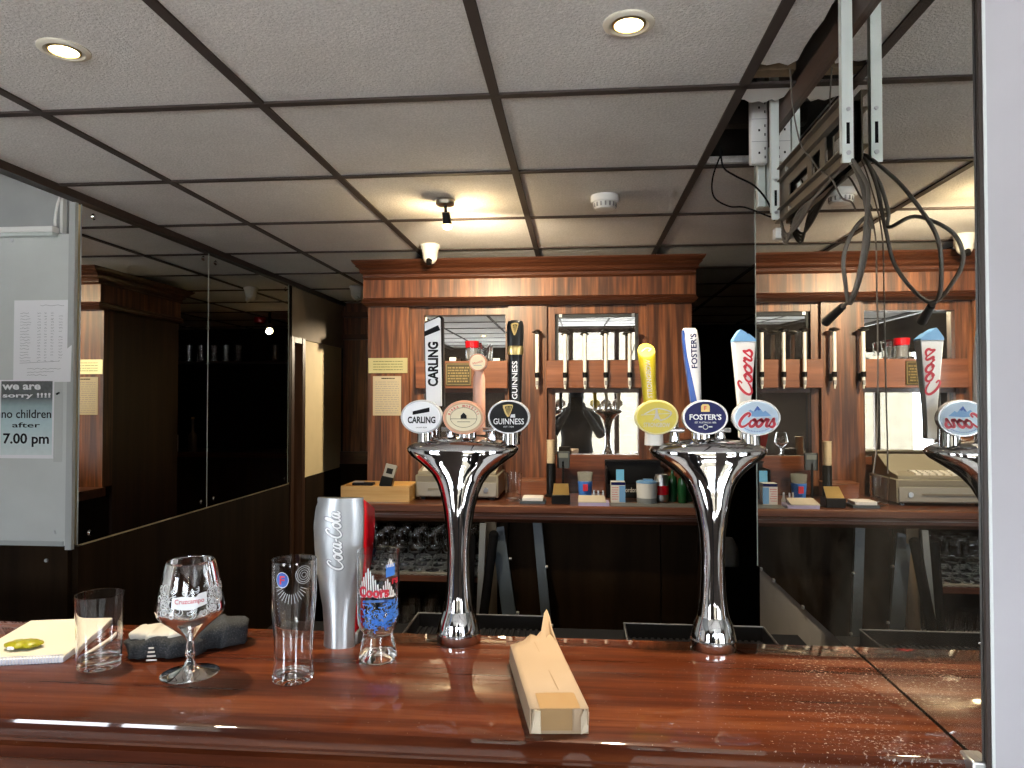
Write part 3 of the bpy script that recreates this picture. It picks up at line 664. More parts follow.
MB().flat([(-0.008, 0.011), (0.008, 0.011), (0.008, 0.022), (0.005, 0.0255), (-0.005, 0.0255), (-0.008, 0.022)], M).build('gold_crest', GOLD, bd, smooth=False, fix=False)
lettering(bd, 'F', REDINK, M @ Matrix.Translation((0, 0.018, 0.0002)), None, 0.008, bold=0.02)
mb = MB(); mb.ribbon(ellipse(0.0045, 0.0045, 20, 0, -0.018), 0.0012, M, 1, closed=True); mb.flat([(-0.013, -0.019), (-0.006, -0.019), (-0.006, -0.0165), (-0.013, -0.0165)], M); mb.flat([(0.013, -0.019), (0.006, -0.019), (0.006, -0.0165), (0.013, -0.0165)], M)
mb.build('small_emblem', FROST, bd, smooth=False, fix=False)
bd, M = badge(stro, 0.3425, 1.544, 1.405, a=0.0455, b=0.0347, face=PALEB, rim=pbr('silver_rim', (0.6, 0.6, 0.62), 0.25, 0.6))
mb = MB(); mb.flat([(-0.026, 0.004), (-0.012, 0.016), (-0.006, 0.012), (0.001, 0.023), (0.012, 0.011), (0.016, 0.014), (0.027, 0.004), (0.0, 0.002)], M); mb.build('mountain', SKYB, bd, smooth=False, fix=False)
MB().flat([(-0.006, 0.012), (0.001, 0.023), (0.008, 0.0155), (0.003, 0.014), (0.001, 0.016), (-0.002, 0.013)], M, 0.0006).build('snow_cap', BLUE, bd, smooth=False, fix=False)
script(MB(), 'Coors', M @ Matrix.Translation((0.001, -0.004, 0)), 0.068, 0.025, 0.24, t=0.0012).build('outline', WHITEP, bd, smooth=False, fix=False)
script(MB(), 'Coors', M @ Matrix.Translation((0.001, -0.004, 0)), 0.068, 0.025, 0.17, t=0.0016).build('lettering', REDINK, bd, smooth=False, fix=False)
mb = MB()
for k in range(26):
    th = pi * (1.16 + 0.68 * k / 25); mb.flat([(0.035 * cos(th) + dx, 0.026 * sin(th) + dy) for dx, dy in ((-.0006, -.001), (.0006, -.001), (.0006, .001), (-.0006, .001))], M)
mb.build('small_print', BLUE, bd, smooth=False, fix=False)
# strongbow handle
hx = 0.1486
h = MB().loft([[(hx + dx + a * cos(2 * pi * k / 32), HY + a * sin(2 * pi * k / 32), z + sl * sin(2 * pi * k / 32)) for k in range(32)] for dx, z, a, sl in ((0.00868, 1.5041, 0.01356, 0), (0.00651, 1.5583, 0.01356, 0), (0.002, 1.6234, 0.01573, 0), (-0.002, 1.6798, 0.01866, 0.01682), (-0.002, 1.6820, 0.01790, 0.01627))]).build('tap_handle', YEL, stro, angle=40)
Mt = plane((hx - 0.002, HY, 1.6827), (1, 0, 0), (0, 0.01866, 0.01682)); MB().flat(ellipse(0.01714, 0.02333), Mt).build('handle_top', pbr('bright_yellow', (0.75, 0.62, 0.03255), 0.25), h, smooth=False, fix=False)
mb = MB(); mb.ribbon([(-0.00976, -0.00434), (0.0, 0.00651), (0.00976, 0.00434), (0.00434, -0.00434)], 0.0018, Mt, t=0.0008); mb.build('bow_emblem', CREAMPAD, h, smooth=False, fix=False)
mb = MB(); addtext(mb, 'STRONGBOW', plane((0, 0, 1.622), (0, 0, 1), (-1, 0, 0)), 0.080, 0.0095, bold=0.012)
def sbow(z):
    u = min(max((z - 1.504) / (1.680 - 1.504), 0), 1); return .0135 + (.0187 - .0135) * u, .0087 + (-.002 - .0087) * u
for v in mb.bm.verts:
    r_, dx = sbow(v.co.z); xx = v.co.x; v.co = Vector((hx + dx + xx, HY - math.sqrt(max(r_ * r_ - xx * xx, 1e-8)) - .0012, v.co.z))
mb.build('lettering', CREAMPAD, h, smooth=False, fix=False)
# foster's handle
hx = 0.2430
sec = [(1.5041, 0.00922, 0.00651), (1.5583, 0.01031, 0.00651), (1.6126, 0.01356, 0.002), (1.6668, 0.01682, -0.002), (1.7048, 0.01682, -0.00543), (1.7232, 0.01519, -0.00705), (1.7276, 0.01193, -0.00705)]
h = MB().loft([sup(hx + dx, HY, a, 0.01302, z, 28, 3) for z, a, dx in sec]).build('tap_handle', WHITEP, stro, angle=50)
mb = MB(); L_ = [(hx + dx - a - 0.0003, z) for z, a, dx in sec[1:-1]]; R_ = [(hx + dx - a + w, z) for (z, a, dx), w in zip(sec[1:-1], (0.01302, 0.00976, 0.00543, 0.00326, 0.00326))]
mb.poly([(x, HY - 0.01345, z) for x, z in L_] + [(x, HY - 0.01345, z) for x, z in reversed(R_)], (0, 0.01736, 0)); mb.build('blue_edge', BLUE, h, smooth=False)
lettering(h, "FOSTER'S", NAVY, plane((hx - 0.0005, HY - 0.01367, 1.6798), (-0.03255, 0, 1), (-1, 0, 0)), 0.07161, 0.01248, bold=0.02170)
# coors handle
hx = 0.3461
h = MB().loft([[(hx + sx * a, HY + sy * b, z) for sx, sy in ((-1, -1), (1, -1), (1, 1), (-1, 1))] for z, a, b in ((1.4986, 0.01031, 0.00976), (1.5583, 0.01139, 0.01085), (1.6017, 0.01465, 0.01193), (1.6993, 0.02257, 0.01519))]).build('tap_handle', WHITEP, stro, bevel=0.002)
mb = MB(); pk = [(-0.02300, 1.6988), (0.02300, 1.6988), (0.02224, 1.7026), (0.00814, 1.7145), (0.00488, 1.7140), (.0015, 1.7178), (-0.00868, 1.7238), (-0.01356, 1.7178), (-0.02224, 1.7042)]
mb.poly([(hx + x, HY - 0.01541, z) for x, z in pk], (0, 0.03081, 0)).build('mountain_top', SKYB, h, smooth=False)
script(MB(), 'Coors', plane((hx - 0.0005, HY - 0.01476, 1.6364), (0, -0.03255, 1), (-1, 0, 0)), 0.09548, 0.02658, 0.15).build('lettering', REDINK, h, smooth=False, fix=False)
# small chrome nozzles between the taps
for tw, xs_ in ((carl, (-0.257, -0.172)), (stro, (0.195, 0.285))):
    for x in xs_:
        mb = MB(); mb.cyl((x, 1.46, BT + 0.395), (x, 1.46, BT + 0.43), 0.011, 0.008); mb.ball((x, 1.46, BT + 0.434), 0.009); mb.cyl((x - 0.018, 1.45, BT + 0.418), (x + 0.018, 1.45, BT + 0.418), 0.005)
        mb.build('flow_valve', CHROME, tw)

# =================================================================== COLA FONT
ck = thing('soda_fountain', 'silver and red waisted soft-drink font lettered with flowing script', 'drink dispenser', (-0.462, 1.40, BT))
def cprof(z):
    K = [(0, -.029, .032, .046), (.03, -.0285, .031, .045), (.07, -.031, .033, .042), (.11, -.038, .0375, .048), (.15, -.044, .043, .056), (.19, -.0485, .0475, .066), (.23, -.0505, .049, .074), (.262, -.0475, .049, .079), (.28, -.042, .0475, .081)]
    for a, b in zip(K, K[1:]):
        if a[0] <= z <= b[0]:
            u = (z - a[0]) / (b[0] - a[0]); u = u * u * (3 - 2 * u) * 0.3 + u * 0.7
            return [a[i] + (b[i] - a[i]) * u for i in (1, 2, 3)]
    return K[-1][1:]
cx, cy = -0.462, 1.365
zz = [0.288 * k / 28 for k in range(29)]
def cface(z, n=11):
    l, r, d = cprof(z); out = []
    for k in range(n): u = k / (n - 1); out.append((cx + l + (r - l) * u, cy - 0.016 * (1 - (2 * u - 1) ** 2) ** 0.8, BT + z))
    return out
R = []
for z in zz:
    f = cface(z); l, r, d = cprof(z); R.append(f + [(cx + r, cy + 0.006, BT + z), (cx + l, cy + 0.006, BT + z)])
mb = MB(); mb.loft(R); mb.build('silver_shell', SILVER, ck, angle=35)
R = []
for z in zz[2:]:
    l, r, d = cprof(z); zt = lambda q: BT + z * (1 - .11 * q)
    R.append([(cx + l + .004, cy + 0.0065, BT + z - .002), (cx + r - .001, cy + 0.0065, BT + z - .002), (cx + r - .001, cy + 0.008 + d, zt(1)), (cx + l + .006, cy + 0.008 + d, zt(1))])
MB().loft(R).build('red_body', RED, ck, bevel=0.002)
l, r, d = cprof(0.0)
bx(cx + l, cx + r + 0.004, cy + 0.01, cy + 0.075, BT, BT + 0.024).build('plinth', SILVER, ck, bevel=0.003)
def onface(u, z):
    l, r, d = cprof(z); return Vector((cx + l + (r - l) * u, cy - 0.016 * (1 - (2 * u - 1) ** 2) ** 0.8, BT + z))
for nm, wt, ep, mt in (('letter_outline', .20, .0006, pbr('shadow_silver', (0.20, 0.21, 0.23), 0.4, 0.5)), ('lettering', .10, .0011, pbr('raised_silver', (0.88, 0.89, 0.90), 0.3, 0.1))):
    mb = MB(); script(mb, 'Coca-Cola', plane((cx - 0.004, cy - 0.0168, BT + 0.207), (-0.05, 0, 1), (-1, 0, 0)), 0.112, 0.029, wt, 0.1, t=0.0008)
    for v in mb.bm.verts: v.co.y = onface((v.co.x - cx - cprof(v.co.z - BT)[0]) / (cprof(v.co.z - BT)[1] - cprof(v.co.z - BT)[0]), v.co.z - BT).y - ep
    mb.build(nm, mt, ck, smooth=False, fix=False)

# =================================================================== GLASSES ON THE BAR
def smooth_prof(K, n=5):
    return [(p[0], p[1]) for p in catmull([(a, b, 0) for a, b in K], n)]
def vessel(outer, wall=0.0017, base=0.008):
    "closed profile: outside up, rim, inside down"
    inner = [(max(r - wall, 0.0005), z) for r, z in outer if z >= base]
    r0 = outer[0][0]
    return [(0.0, base * .45), (r0 * .5, base * .4), (r0 * .85, base * .1)] + outer + list(reversed(inner)) + [(0.0, base)]
def rad(outer, z):
    for a, b in zip(outer, outer[1:]):
        if a[1] <= z <= b[1]: return a[0] + (b[0] - a[0]) * (z - a[1]) / max(b[1] - a[1], 1e-6)
    return outer[-1][0]
def wrapmb(mb, cx, cy, outer, ang0, eps=0.0005):
    "flat print (x along the girth, z up from the foot) bent round the glass"
    for v in mb.bm.verts:
        z = v.co.y; r = rad(outer, z) + eps + v.co.z; a = ang0 + v.co.x / r
        v.co = Vector((cx + r * cos(a), cy + r * sin(a), BT + z))
    return mb
I4 = Matrix.Identity(4)
def glass_obj(name, label, cat, x, y, outer, wall, base, extra=None, seg=48):
    t = thing(name, label, cat, (x, y, BT))
    MB().lathe((x, y, BT + 0.0003), vessel(outer, wall, base), seg).build('glass_bowl', GLASS, t, angle=50)
    return t
o1 = smooth_prof([(.0335, 0), (.0355, .002), (.0362, .01), (.0378, .06), (.0395, .11), (.0402, .129)])
glass_obj('tumbler', 'straight plain tumbler beside the spiral notepad', 'glass', -0.856, 1.226, o1, .002, .014)
# stemmed chalice glass
x, y = -0.673, 1.205
bowl = smooth_prof([(.006, .0585), (.013, .068), (.030, .083), (.050, .100), (.0565, .112), (.0555, .125), (.050, .155), (.043, .185), (.0398, .196)])
st = thing('stemmed_beer_glass', 'stemmed chalice glass with white filigree print in front of the dark towel', 'glass', (x, y, BT))
foot = smooth_prof([(.0465, .0002), (.0478, .001), (.047, .0022), (.030, .0062), (.014, .0125), (.008, .022), (.0072, .03), (.0088, .036), (.0072, .043), (.0066, .052), (.006, .0585)])
under = smooth_prof([(.0002, .0105), (.012, .0102), (.030, .0046), (.045, .0006)])
inner = [(max(r - .0018, .0004), z + 0.0035) for r, z in bowl if z > .064]; inner[-1] = (inner[-1][0], .1955)
MB().lathe((x, y, BT + 0.0003), [(0, .0105)] + under[1:] + foot + bowl[1:] + list(reversed(inner)) + [(0, .0695)], 48).build('glass_bowl', GLASS, st, angle=50)
ang = math.atan2(-y, -x)
mb = MB()
for k in range(90):
    px = random.uniform(-.064, .064); pz = random.uniform(.116, .162)
    if abs(px) < .030 and .128 < pz < .152: continue
    r_ = random.uniform(.003, .008); a0 = random.uniform(0, 6.28); n_ = 9
    mb.ribbon([(px + r_ * cos(a0 + 4.2 * j / n_) * (1 - j * .05), pz + r_ * sin(a0 + 4.2 * j / n_) * (1 - j * .05)) for j in range(n_)], .0013, I4, 2, 0.0002)
for px, pz in ((.037, .150), (.036, .130), (.054, .140), (-.045, .14)):
    for r_ in (.0025, .006, .0095): mb.ribbon(ellipse(r_, r_, 20, px, pz), .0009, I4, 1, 0.0002, closed=True)
    for j in range(8): mb.ribbon([(px + .003 * cos(j * pi / 4), pz + .003 * sin(j * pi / 4)), (px + .009 * cos(j * pi / 4), pz + .009 * sin(j * pi / 4))], .0008, I4, 1, 0.0002)
wrapmb(mb, x, y, bowl, ang).build('filigree_print', FROST, st, smooth=False, fix=False)
mb = MB(); n_ = 16
top = [(-.030 + .056 * k / n_, .147 - .001 * cos(k * .6) + (0.004 if k > 11 else 0)) for k in range(n_ + 1)]; bot = [(-.030 + .056 * k / n_, .130 + (0.002 if k > 11 else 0) - .004 * sin(pi * k / n_)) for k in range(n_ + 1)]
for k in range(n_): mb.flat([bot[k], bot[k + 1], top[k + 1], top[k]], I4)
wrapmb(mb, x, y, bowl, ang, 0.0008).build('label_banner', WHITEP, st, smooth=False, fix=False)
mb = MB(); addtext(mb, 'Cruzcampo', Matrix.Translation((-.002, .139, 0)), .047, .010, bold=.01); wrapmb(mb, x, y, bowl, ang, 0.0012).build('lettering', REDINK, st, smooth=False, fix=False)
# pint glass with the small blue oval
x, y = -0.485, 1.20
o2 = smooth_prof([(.030, 0), (.034, .002), (.0345, .012), (.0325, .03), (.0325, .07), (.0350, .10), (.0375, .135), (.0385, .17), (.0385, .195), (.0380, .205)])
pg = glass_obj('pint_glass', 'tall clear pint glass with a small blue oval crest, in front of the silver font', 'glass', x, y, o2, .0022, .012)
ang = math.atan2(-y, -x)
mb = MB(); mb.flat(ellipse(.0105, .0125, 28, -.0195, .178), I4); wrapmb(mb, x, y, o2, ang, .0006).build('oval_crest', BLUE, pg, smooth=False, fix=False)
mb = MB(); mb.ribbon(ellipse(.0105, .0125, 28, -.0195, .178), .0012, I4, 1, .0003, closed=True); wrapmb(mb, x, y, o2, ang, .0006).build('crest_rim', WHITEP, pg, smooth=False, fix=False)
mb = MB(); addtext(mb, 'F', Matrix.Translation((-.0195, .178, 0)), .009, .014, bold=.02); wrapmb(mb, x, y, o2, ang, .0012).build('lettering', REDINK, pg, smooth=False, fix=False)
mb = MB()
for r_ in (.004, .0075, .011, .014): mb.ribbon(ellipse(r_, r_ * 1.05, 26, .017, .185), .0007, I4, 1, .0002, closed=True)
for k in range(14):
    th = pi * (1.05 + .85 * k / 13); mb.ribbon([(-.004 + .016 * cos(th), .170 + .016 * sin(th)), (-.004 + .028 * cos(th), .170 + .032 * sin(th))], .0008, I4, 1, .0002)
wrapmb(mb, x, y, o2, ang).build('etched_rings', FROST, pg, smooth=False, fix=False)
# printed pint glass
x, y = -0.366, 1.305
o3 = smooth_prof([(.031, 0), (.0345, .002), (.0345, .010), (.029, .038), (.0275, .050), (.033, .058), (.0375, .072), (.0385, .10), (.0390, .15), (.0398, .199)])
cg = glass_obj('pint_glass', 'footed pint glass with white mountains and blue hop print, beside the silver font', 'glass', x, y, o3, .0022, .05)
ang = math.atan2(-y, -x)
def peak(mb, cx_, z0, w, hh, n=9):
    for k in range(n):
        u0 = -w / 2 + w * k / n; d = w / n * 0.55
        for q in range(3):
            pass
        zt = z0 + hh * (1 - abs(2 * (u0 + d / 2) / w)); zb = z0
        sl = hh * 0.5
        mb.flat([(cx_ + u0, zb), (cx_ + u0 + d, zb), (cx_ + u0 + d - .002, max(zt, zb + .001)), (cx_ + u0 - .002, max(zt - .002, zb + .001))], I4)
mb = MB(); peak(mb, -.016, .126, .058, .052, 13); peak(mb, .018, .122, .040, .036, 10); peak(mb, .024, .176, .022, .018, 7)
mb.flat([(-.038, .121), (.030, .121), (.030, .1245), (-.038, .1245)], I4)
wrapmb(mb, x, y, o3, ang).build('mountain_print', WHITEP, cg, smooth=False, fix=False)
mb = MB(); addtext(mb, 'Coors', Matrix.Translation((-.009, .133, 0)), .058, .020, bold=.045); addtext(mb, 'rs', Matrix.Translation((.034, .150, 0)), .016, .010, bold=.03); wrapmb(mb, x, y, o3, ang, .0018).build('lettering', REDINK, cg, smooth=False, fix=False)
mb = MB(); mb.flat([(.014, .158), (.033, .160), (.033, .182), (.014, .181)], I4); wrapmb(mb, x, y, o3, ang, .0008).build('blue_label', pbr('bright_blue_print', (0.05, 0.20, 0.68), 0.35), cg, smooth=False, fix=False)
mb = MB()
for (ccx, ccz, a_, b_2) in ((-.014, .090, .025, .019), (.020, .090, .021, .021), (.0, .074, .030, .011), (.030, .096, .014, .018)):
    for k in range(44):
        r_ = math.sqrt(random.random()); th = random.uniform(0, 6.28); px = ccx + a_ * r_ * cos(th); pz = ccz + b_2 * r_ * sin(th); th2 = random.uniform(0, 6.28)
        mb.ribbon([(px, pz), (px + .004 * cos(th2), pz + .0035 * sin(th2)), (px + .007 * cos(th2 + .8), pz + .006 * sin(th2 + .8))], .0019, I4, 2, .0001)
mb.flat([(-.030, .112), (.030, .112), (.030, .1165), (-.030, .1165)], I4)
wrapmb(mb, x, y, o3, ang, .0007).build('hop_print', pbr('bright_blue_print', (0.05, 0.20, 0.68), 0.35), cg, smooth=False, fix=False)
mb = MB(); addtext(mb, 'COLD', Matrix.Translation((.0235, .174, 0)), .014, .005, bold=.01); addtext(mb, 'BEER', Matrix.Translation((.0235, .166, 0)), .014, .005, bold=.01)
mb.bm.free()

# =================================================================== NOTEPAD, PEN, PACKET, TOWEL, BOX
np_ = thing('notepad', 'open spiral notepad with cream pages at the left end of the bar', 'notepad', (-1.04, 1.33, BT))
mb = MB(); mb.box(-0.085, 0.085, -0.118, 0.118, 0.0004, 0.011); mb.build('pages', PAPER, np_, world=False, bevel=0.001)
bx(-0.0845, 0.0845, -0.112, 0.1175, 0.0112, 0.0122).build('top_sheet', CREAMPAD, np_, world=False, smooth=False)
mb = MB()
for k in range(30):
    xx = -0.08 + 0.16 * k / 29; mb.tube([(xx + 0.0012 * cos(a), -0.117 + 0.0075 * cos(a), 0.0078 + 0.0072 * sin(a)) for a in [2 * pi * j / 10 for j in range(11)]], 0.0007, 5, 1)
mb.build('spiral_wire', pbr('pale_wire', (0.55, 0.60, 0.75), 0.4), np_, world=False)
np_.rotation_euler.z = radians(13)
pk = thing('packet', 'small crumpled yellow-green packet lying on the notepad', 'packet', (-1.035, 1.268, BT + 0.0125))
mb = MB(); n1, n2 = 14, 10; R = []
for i in range(n1):
    u = i / (n1 - 1) * 2 - 1; row = []
    for j in range(n2):
        th = 2 * pi * j / n2; w_ = max(0.15, (1 - abs(u) ** 4)) ; row.append((u * 0.034, 0.020 * cos(th) * w_ + 0.002 * sin(u * 9), 0.0075 + 0.0068 * sin(th) * w_ + 0.0012 * sin(u * 14 + j) * (1 if sin(th) > -0.3 else 0)))
    R.append(row)
mb.loft(R).build('wrapper', LIME, pk, world=False, angle=60); bx(-0.018, -0.006, -0.0215, -0.018, 0.004, 0.009).build('white_flap', PAPER, pk, world=False, smooth=False)
pk.rotation_euler.z = radians(10)
pn = thing('ballpoint_pen', 'ballpoint pen with a blue end lying between notepad and tumbler', 'pen', (-0.908, 1.25, BT))
MB().cyl((0.0, 0.004, 0.0055), (-0.012, 0.135, 0.0055), 0.0042, 0.0042, 14).build('barrel', OFFWHITE, pn, world=False)
mb = MB(); mb.cyl((0.001, -0.008, 0.0056), (0.0, 0.004, 0.0056), 0.0054, 0.0052, 16); mb.ball((0.001, -0.008, 0.0056), 0.0054); mb.build('blue_cap', BLUE, pn, world=False)
# folded bar towel
tw = thing('bar_towel', 'folded charcoal bar towel with pale print behind the chalice glass', 'towel', (-0.765, 1.325, BT))
def towel_layer(cx_, cy_, w_, d_, z0, h_, rot, name, mat, seed, bulge=1.0):
    rnd = random.Random(seed); ph = [rnd.uniform(0, 6) for _ in range(6)]; mb = MB(); R = []
    for i in range(25):
        u = i / 24 * 2 - 1; row = []
        for j in range(26):
            th = 2 * pi * j / 26; c_, s_ = cos(th), sin(th); e = (1 - abs(u) ** 7) ** 0.35 if abs(u) < 1 else 0.05; e = max(e, 0.25)
            yy = d_ * math.copysign(abs(c_) ** 0.5, c_) * e * (1 + .06 * sin(u * 5 + ph[0])); zz_ = h_ * (0.5 + 0.5 * math.copysign(abs(s_) ** 0.55, s_)) * (0.85 + .15 * e)
            wob = .003 * sin(u * 8 + ph[1] + th) + .002 * sin(u * 17 + ph[2] + 2 * th)
            row.append(Vector((u * w_ + wob, yy + wob, max(z0, z0 + zz_ * bulge * (1 + .10 * sin(3 * u + ph[3]) + .05 * sin(9 * u + ph[4]))))))
        R.append(row)
    Mr = Matrix.Translation((cx_, cy_, 0)) @ Matrix.Rotation(rot, 4, 'Z'); mb.loft([[Mr @ p for p in r] for r in R]); return mb.build(name, mat, tw, world=False, angle=80)
towel_layer(-0.005, -0.028, 0.070, 0.040, 0.0005, 0.036, radians(12), 'front_fold', TOWEL, 1)
towel_layer(0.062, 0.025, 0.060, 0.040, 0.0005, 0.044, radians(36), 'back_fold', TOWEL, 2)
towel_layer(-0.018, -0.020, 0.050, 0.034, 0.0305, 0.016, radians(12), 'pale_inner_fold', TOWELW, 3)
mb = MB(); Mf = plane((-0.772, 1.247, BT + 0.020), (1, 0.25, 0), (0, 0.15, 1))
for k in range(4): mb.flat([(-.006 + .001 * k, -.015 + .007 * k), (.012 - .002 * k, -.015 + .007 * k), (.012 - .002 * k, -.012 + .007 * k), (-.006 + .001 * k, -.012 + .007 * k)], Mf, 0.002)
mb.build('printed_bars', TOWELW, tw, smooth=False, fix=False)
# torn cardboard carton
bxo = thing('cardboard_box', 'long torn brown cardboard carton lying near the bar edge', 'box', (-0.055, 1.175, BT))
def cpt(u, v, z):
    "u across 0..1, v along 0(front)..1(back)"
    f0, f1 = Vector((-0.0675, 1.034)), Vector((0.0165, 1.042)); b0, b1 = Vector((-0.124, 1.315)), Vector((-0.040, 1.338))
    p = (f0.lerp(f1, u)).lerp(b0.lerp(b1, u), v); return Vector((p.x, p.y, BT + z))
HB = 0.036; tk = 0.0022
def panel(pts, off, name, mat=CARDB, lab=None):
    o = MB().poly(pts, off).build(name, mat, bxo, smooth=False)
    if lab: o['label'] = lab
    return o
panel([cpt(0, 0, .0005), cpt(1, 0, .0005), cpt(1, 1, .0005), cpt(0, 1, .0005)], (0, 0, tk), 'bottom_panel')
panel([cpt(0, 0, .003), cpt(0, .97, .003), cpt(0, .95, HB * .7), cpt(0, .90, HB), cpt(0, 0, HB)], (tk, 0, 0), 'side_panel')
panel([cpt(1, 0, .003), cpt(1, 1, .003), cpt(1, 1.02, HB), cpt(1, 0, HB)], (-tk, 0, 0), 'side_panel')
mb = MB(); back = [(0, .92, 0), (.12, .95, 0), (.3, .98, .001), (.42, 1.03, .004), (.5, 1.04, .006), (.60, 1.02, .004), (.72, 1.06, .010), (.8, 1.13, .022), (.86, 1.20, .030), (.93, 1.24, .034), (.96, 1.17, .026), (.97, 1.08, .012), (1, 1.03, .002)]
lo = [cpt(u, 0, HB) for u, v, dz in back]; mid = [cpt(u, v * .55, HB + .003 * sin(pi * u)) for u, v, dz in back]; md2 = [cpt(u, v * .88, HB + .002 * sin(pi * u)) for u, v, dz in back]; hi = [cpt(u, v, HB + dz) for u, v, dz in back]
mb.loft([lo, mid, md2, hi], cap=False, closed=False); tp = mb.build('top_panel', CARDB, bxo, angle=30); sm = tp.modifiers.new('thickness', 'SOLIDIFY'); sm.thickness = tk; sm.offset = 0
panel([cpt(.12, 0, .003), cpt(.9, 0, .003), cpt(.9, 0, HB - .001), cpt(.12, 0, HB - .001)], (0, .002, 0), 'end_panel')
panel([cpt(.02, -.004, .002), cpt(.18, -.012, .002), cpt(.17, -.014, HB - .002), cpt(.10, -.02, HB), cpt(.05, .02, HB - .003)], (.0005, .0018, 0), 'end_flap', pbr('pale_card', (0.62, 0.52, 0.38), 0.85))
panel([cpt(.86, -.010, .001), cpt(.99, -.004, .004), cpt(1.01, .01, HB * .8), cpt(.92, -.008, HB), cpt(.86, -.012, HB * .7)], (.0005, .0018, 0), 'end_flap', pbr('pale_card', (0.62, 0.52, 0.38), 0.85))
panel([cpt(.03, .01, .006), cpt(.11, .006, .006), cpt(.11, .006, HB - .006), cpt(.05, .012, HB - .008)], (0, .001, 0), 'end_gap_shade', BLKMAT)  # black sheet standing in for the shade inside the open end
panel([cpt(.17, -.007, .006), cpt(.72, -.007, .006), cpt(.72, -.007, HB + .0012), cpt(.17, -.007, HB + .0012)], (0, .0006, 0), 'tape', TAPE, 'brown parcel tape')
mb = MB(); lo = [cpt(u, -.005, HB + .0014 + .003 * 0) for u in (.17, .4, .74, .86)]; hi = [cpt(u, .17, HB + .0018 + .0011 * sin(pi * u)) for u in (.17, .4, .74, .86)]
mb.loft([lo, [a.lerp(b, .5) + Vector((0, 0, .0004)) for a, b in zip(lo, hi)], hi], cap=False, closed=False); mb.build('tape', TAPE, bxo, smooth=False)['label'] = 'brown parcel tape'
MB().loft([[cpt(.60, .2, HB + .0035), cpt(.612, .2, HB + .0035)], [cpt(.5, 1.0, HB + .0035), cpt(.512, 1.0, HB + .0035)]], cap=False, closed=False).build('crease', CARDIN, bxo, smooth=False)
# drip trays behind the bar
def tray(label, x0_, x1_, y0_, y1_, mat_bottom):
    t = thing('drip_tray', label, 'tray', ((x0_ + x1_) / 2, (y0_ + y1_) / 2, 1.022))
    z0, z1, e = 1.0225, 1.060, .004; mb = MB(); mb.box(x0_, x1_, y0_, y1_, z0, z0 + .004)
    for a in ((x0_, x0_ + e, y0_, y1_), (x1_ - e, x1_, y0_, y1_), (x0_ + e, x1_ - e, y0_, y0_ + e), (x0_ + e, x1_ - e, y1_ - e, y1_)): mb.box(*a, z0 + .004, z1)
    mb.build('tray_body', BLKPL, t, smooth=False, bevel=0.001); mb = MB(); mb.tube([(x0_, y0_, z1), (x1_, y0_, z1), (x1_, y1_, z1), (x0_, y1_, z1), (x0_, y0_, z1)], .0016, 6, 1); mb.build('rim_bead', pbr('worn_black_rim', (.12, .12, .12), .3), t)
    mb = MB()
    for k in range(int((x1_ - x0_) / .014)): mb.box(x0_ + .006 + k * .014, x0_ + .0125 + k * .014, y0_ + .006, y1_ - .006, z0 + .0045, z0 + .008)
    mb.build('tray_grid', mat_bottom, t, smooth=False); return t
tray('black drip tray behind the left beer tower', -0.385, -0.075, 1.53, 1.725, BLKMAT)
tray('black drip tray behind the right beer tower, next to the wall mirror', 0.108, 0.425, 1.505, 1.69, BLKPL)

# =================================================================== CEILING FITTINGS
def downlight(x, y, label, power=45):
    t = thing('downlight', label, 'ceiling light', (x, y, CE), 'recessed warm downlights')
    MB().lathe((x, y, CE), [(.052, -.0005), (.052, -.003), (.048, -.006), (.040, -.007), (.034, -.003), (.034, -.0008)], 40).build('trim_ring', pbr('cream_metal', (.70, .66, .56), .35), t)
    MB().lathe((x, y, CE), [(.0335, -.0009), (.0335, -.005), (.029, -.006), (.029, -.0011)], 40).build('inner_ring', BRASS, t)
    MB().lathe((x, y, CE), [(.0285, -.0012), (.0285, -.004), (.018, -.0065), (.004, -.007)], 32).build('bulb', BULB, t)
    l = lamp('lamp_light', 'SPOT', power, (x, y, CE - .02), (1, .84, .60), target=(x, y, 0), spot_size=radians(75), spot_blend=.7, shadow_soft_size=.03); l.parent = t; l.location = (0, 0, -.02)
downlight(-1.10, 1.437, 'lit recessed downlight at the upper left of the ceiling')
downlight(0.106, 1.437, 'lit recessed downlight above the right beer tower', 58)
for x, y in ((-1.10, -.96), (.106, -.96)): downlight(x, y, 'added recessed downlight in the unseen ceiling behind the viewer')  # this pair is added out of view for extra light
t = thing('spotlight', 'small adjustable spotlight with steel rose hanging from the ceiling before the cornice', 'spotlight', (-.495, 2.67, CE))
x, y = -.495, 2.67
MB().lathe((x, y, CE), [(.034, -.0005), (.036, -.003), (.036, -.016), (.033, -.020), (.002, -.021)], 36).build('ceiling_rose', pbr('bronze_steel', (.30, .27, .22), .35, .9), t)
MB().cyl((x, y, CE - .018), (x + .002, y + .004, CE - .052), .006, .006).build('stem', BLKPL, t)
MB().cyl((x + .002, y + .002, CE - .045), (x + .004, y + .022, CE - .088), .015, .017, 24).build('lamp_head', BLKPL, t)
MB().lathe((x + .004, y + .024, CE - .094), [(.002, -.012), (.012, -.011), (.019, -.002), (.0195, .004), (.016, .006)], 24).build('bulb', BULB, t)
l = lamp('lamp_light', 'SPOT', 40, (x + .006, y + .04, CE - .112), (1, .80, .52), target=(-.30, 3.6, 1.85), spot_size=radians(125), spot_blend=.9, shadow_soft_size=.03)
l2 = lamp('bulb_glow', 'POINT', 2.6, (x + .01, y + .045, CE - .118), (1, .74, .40), shadow_soft_size=.012)
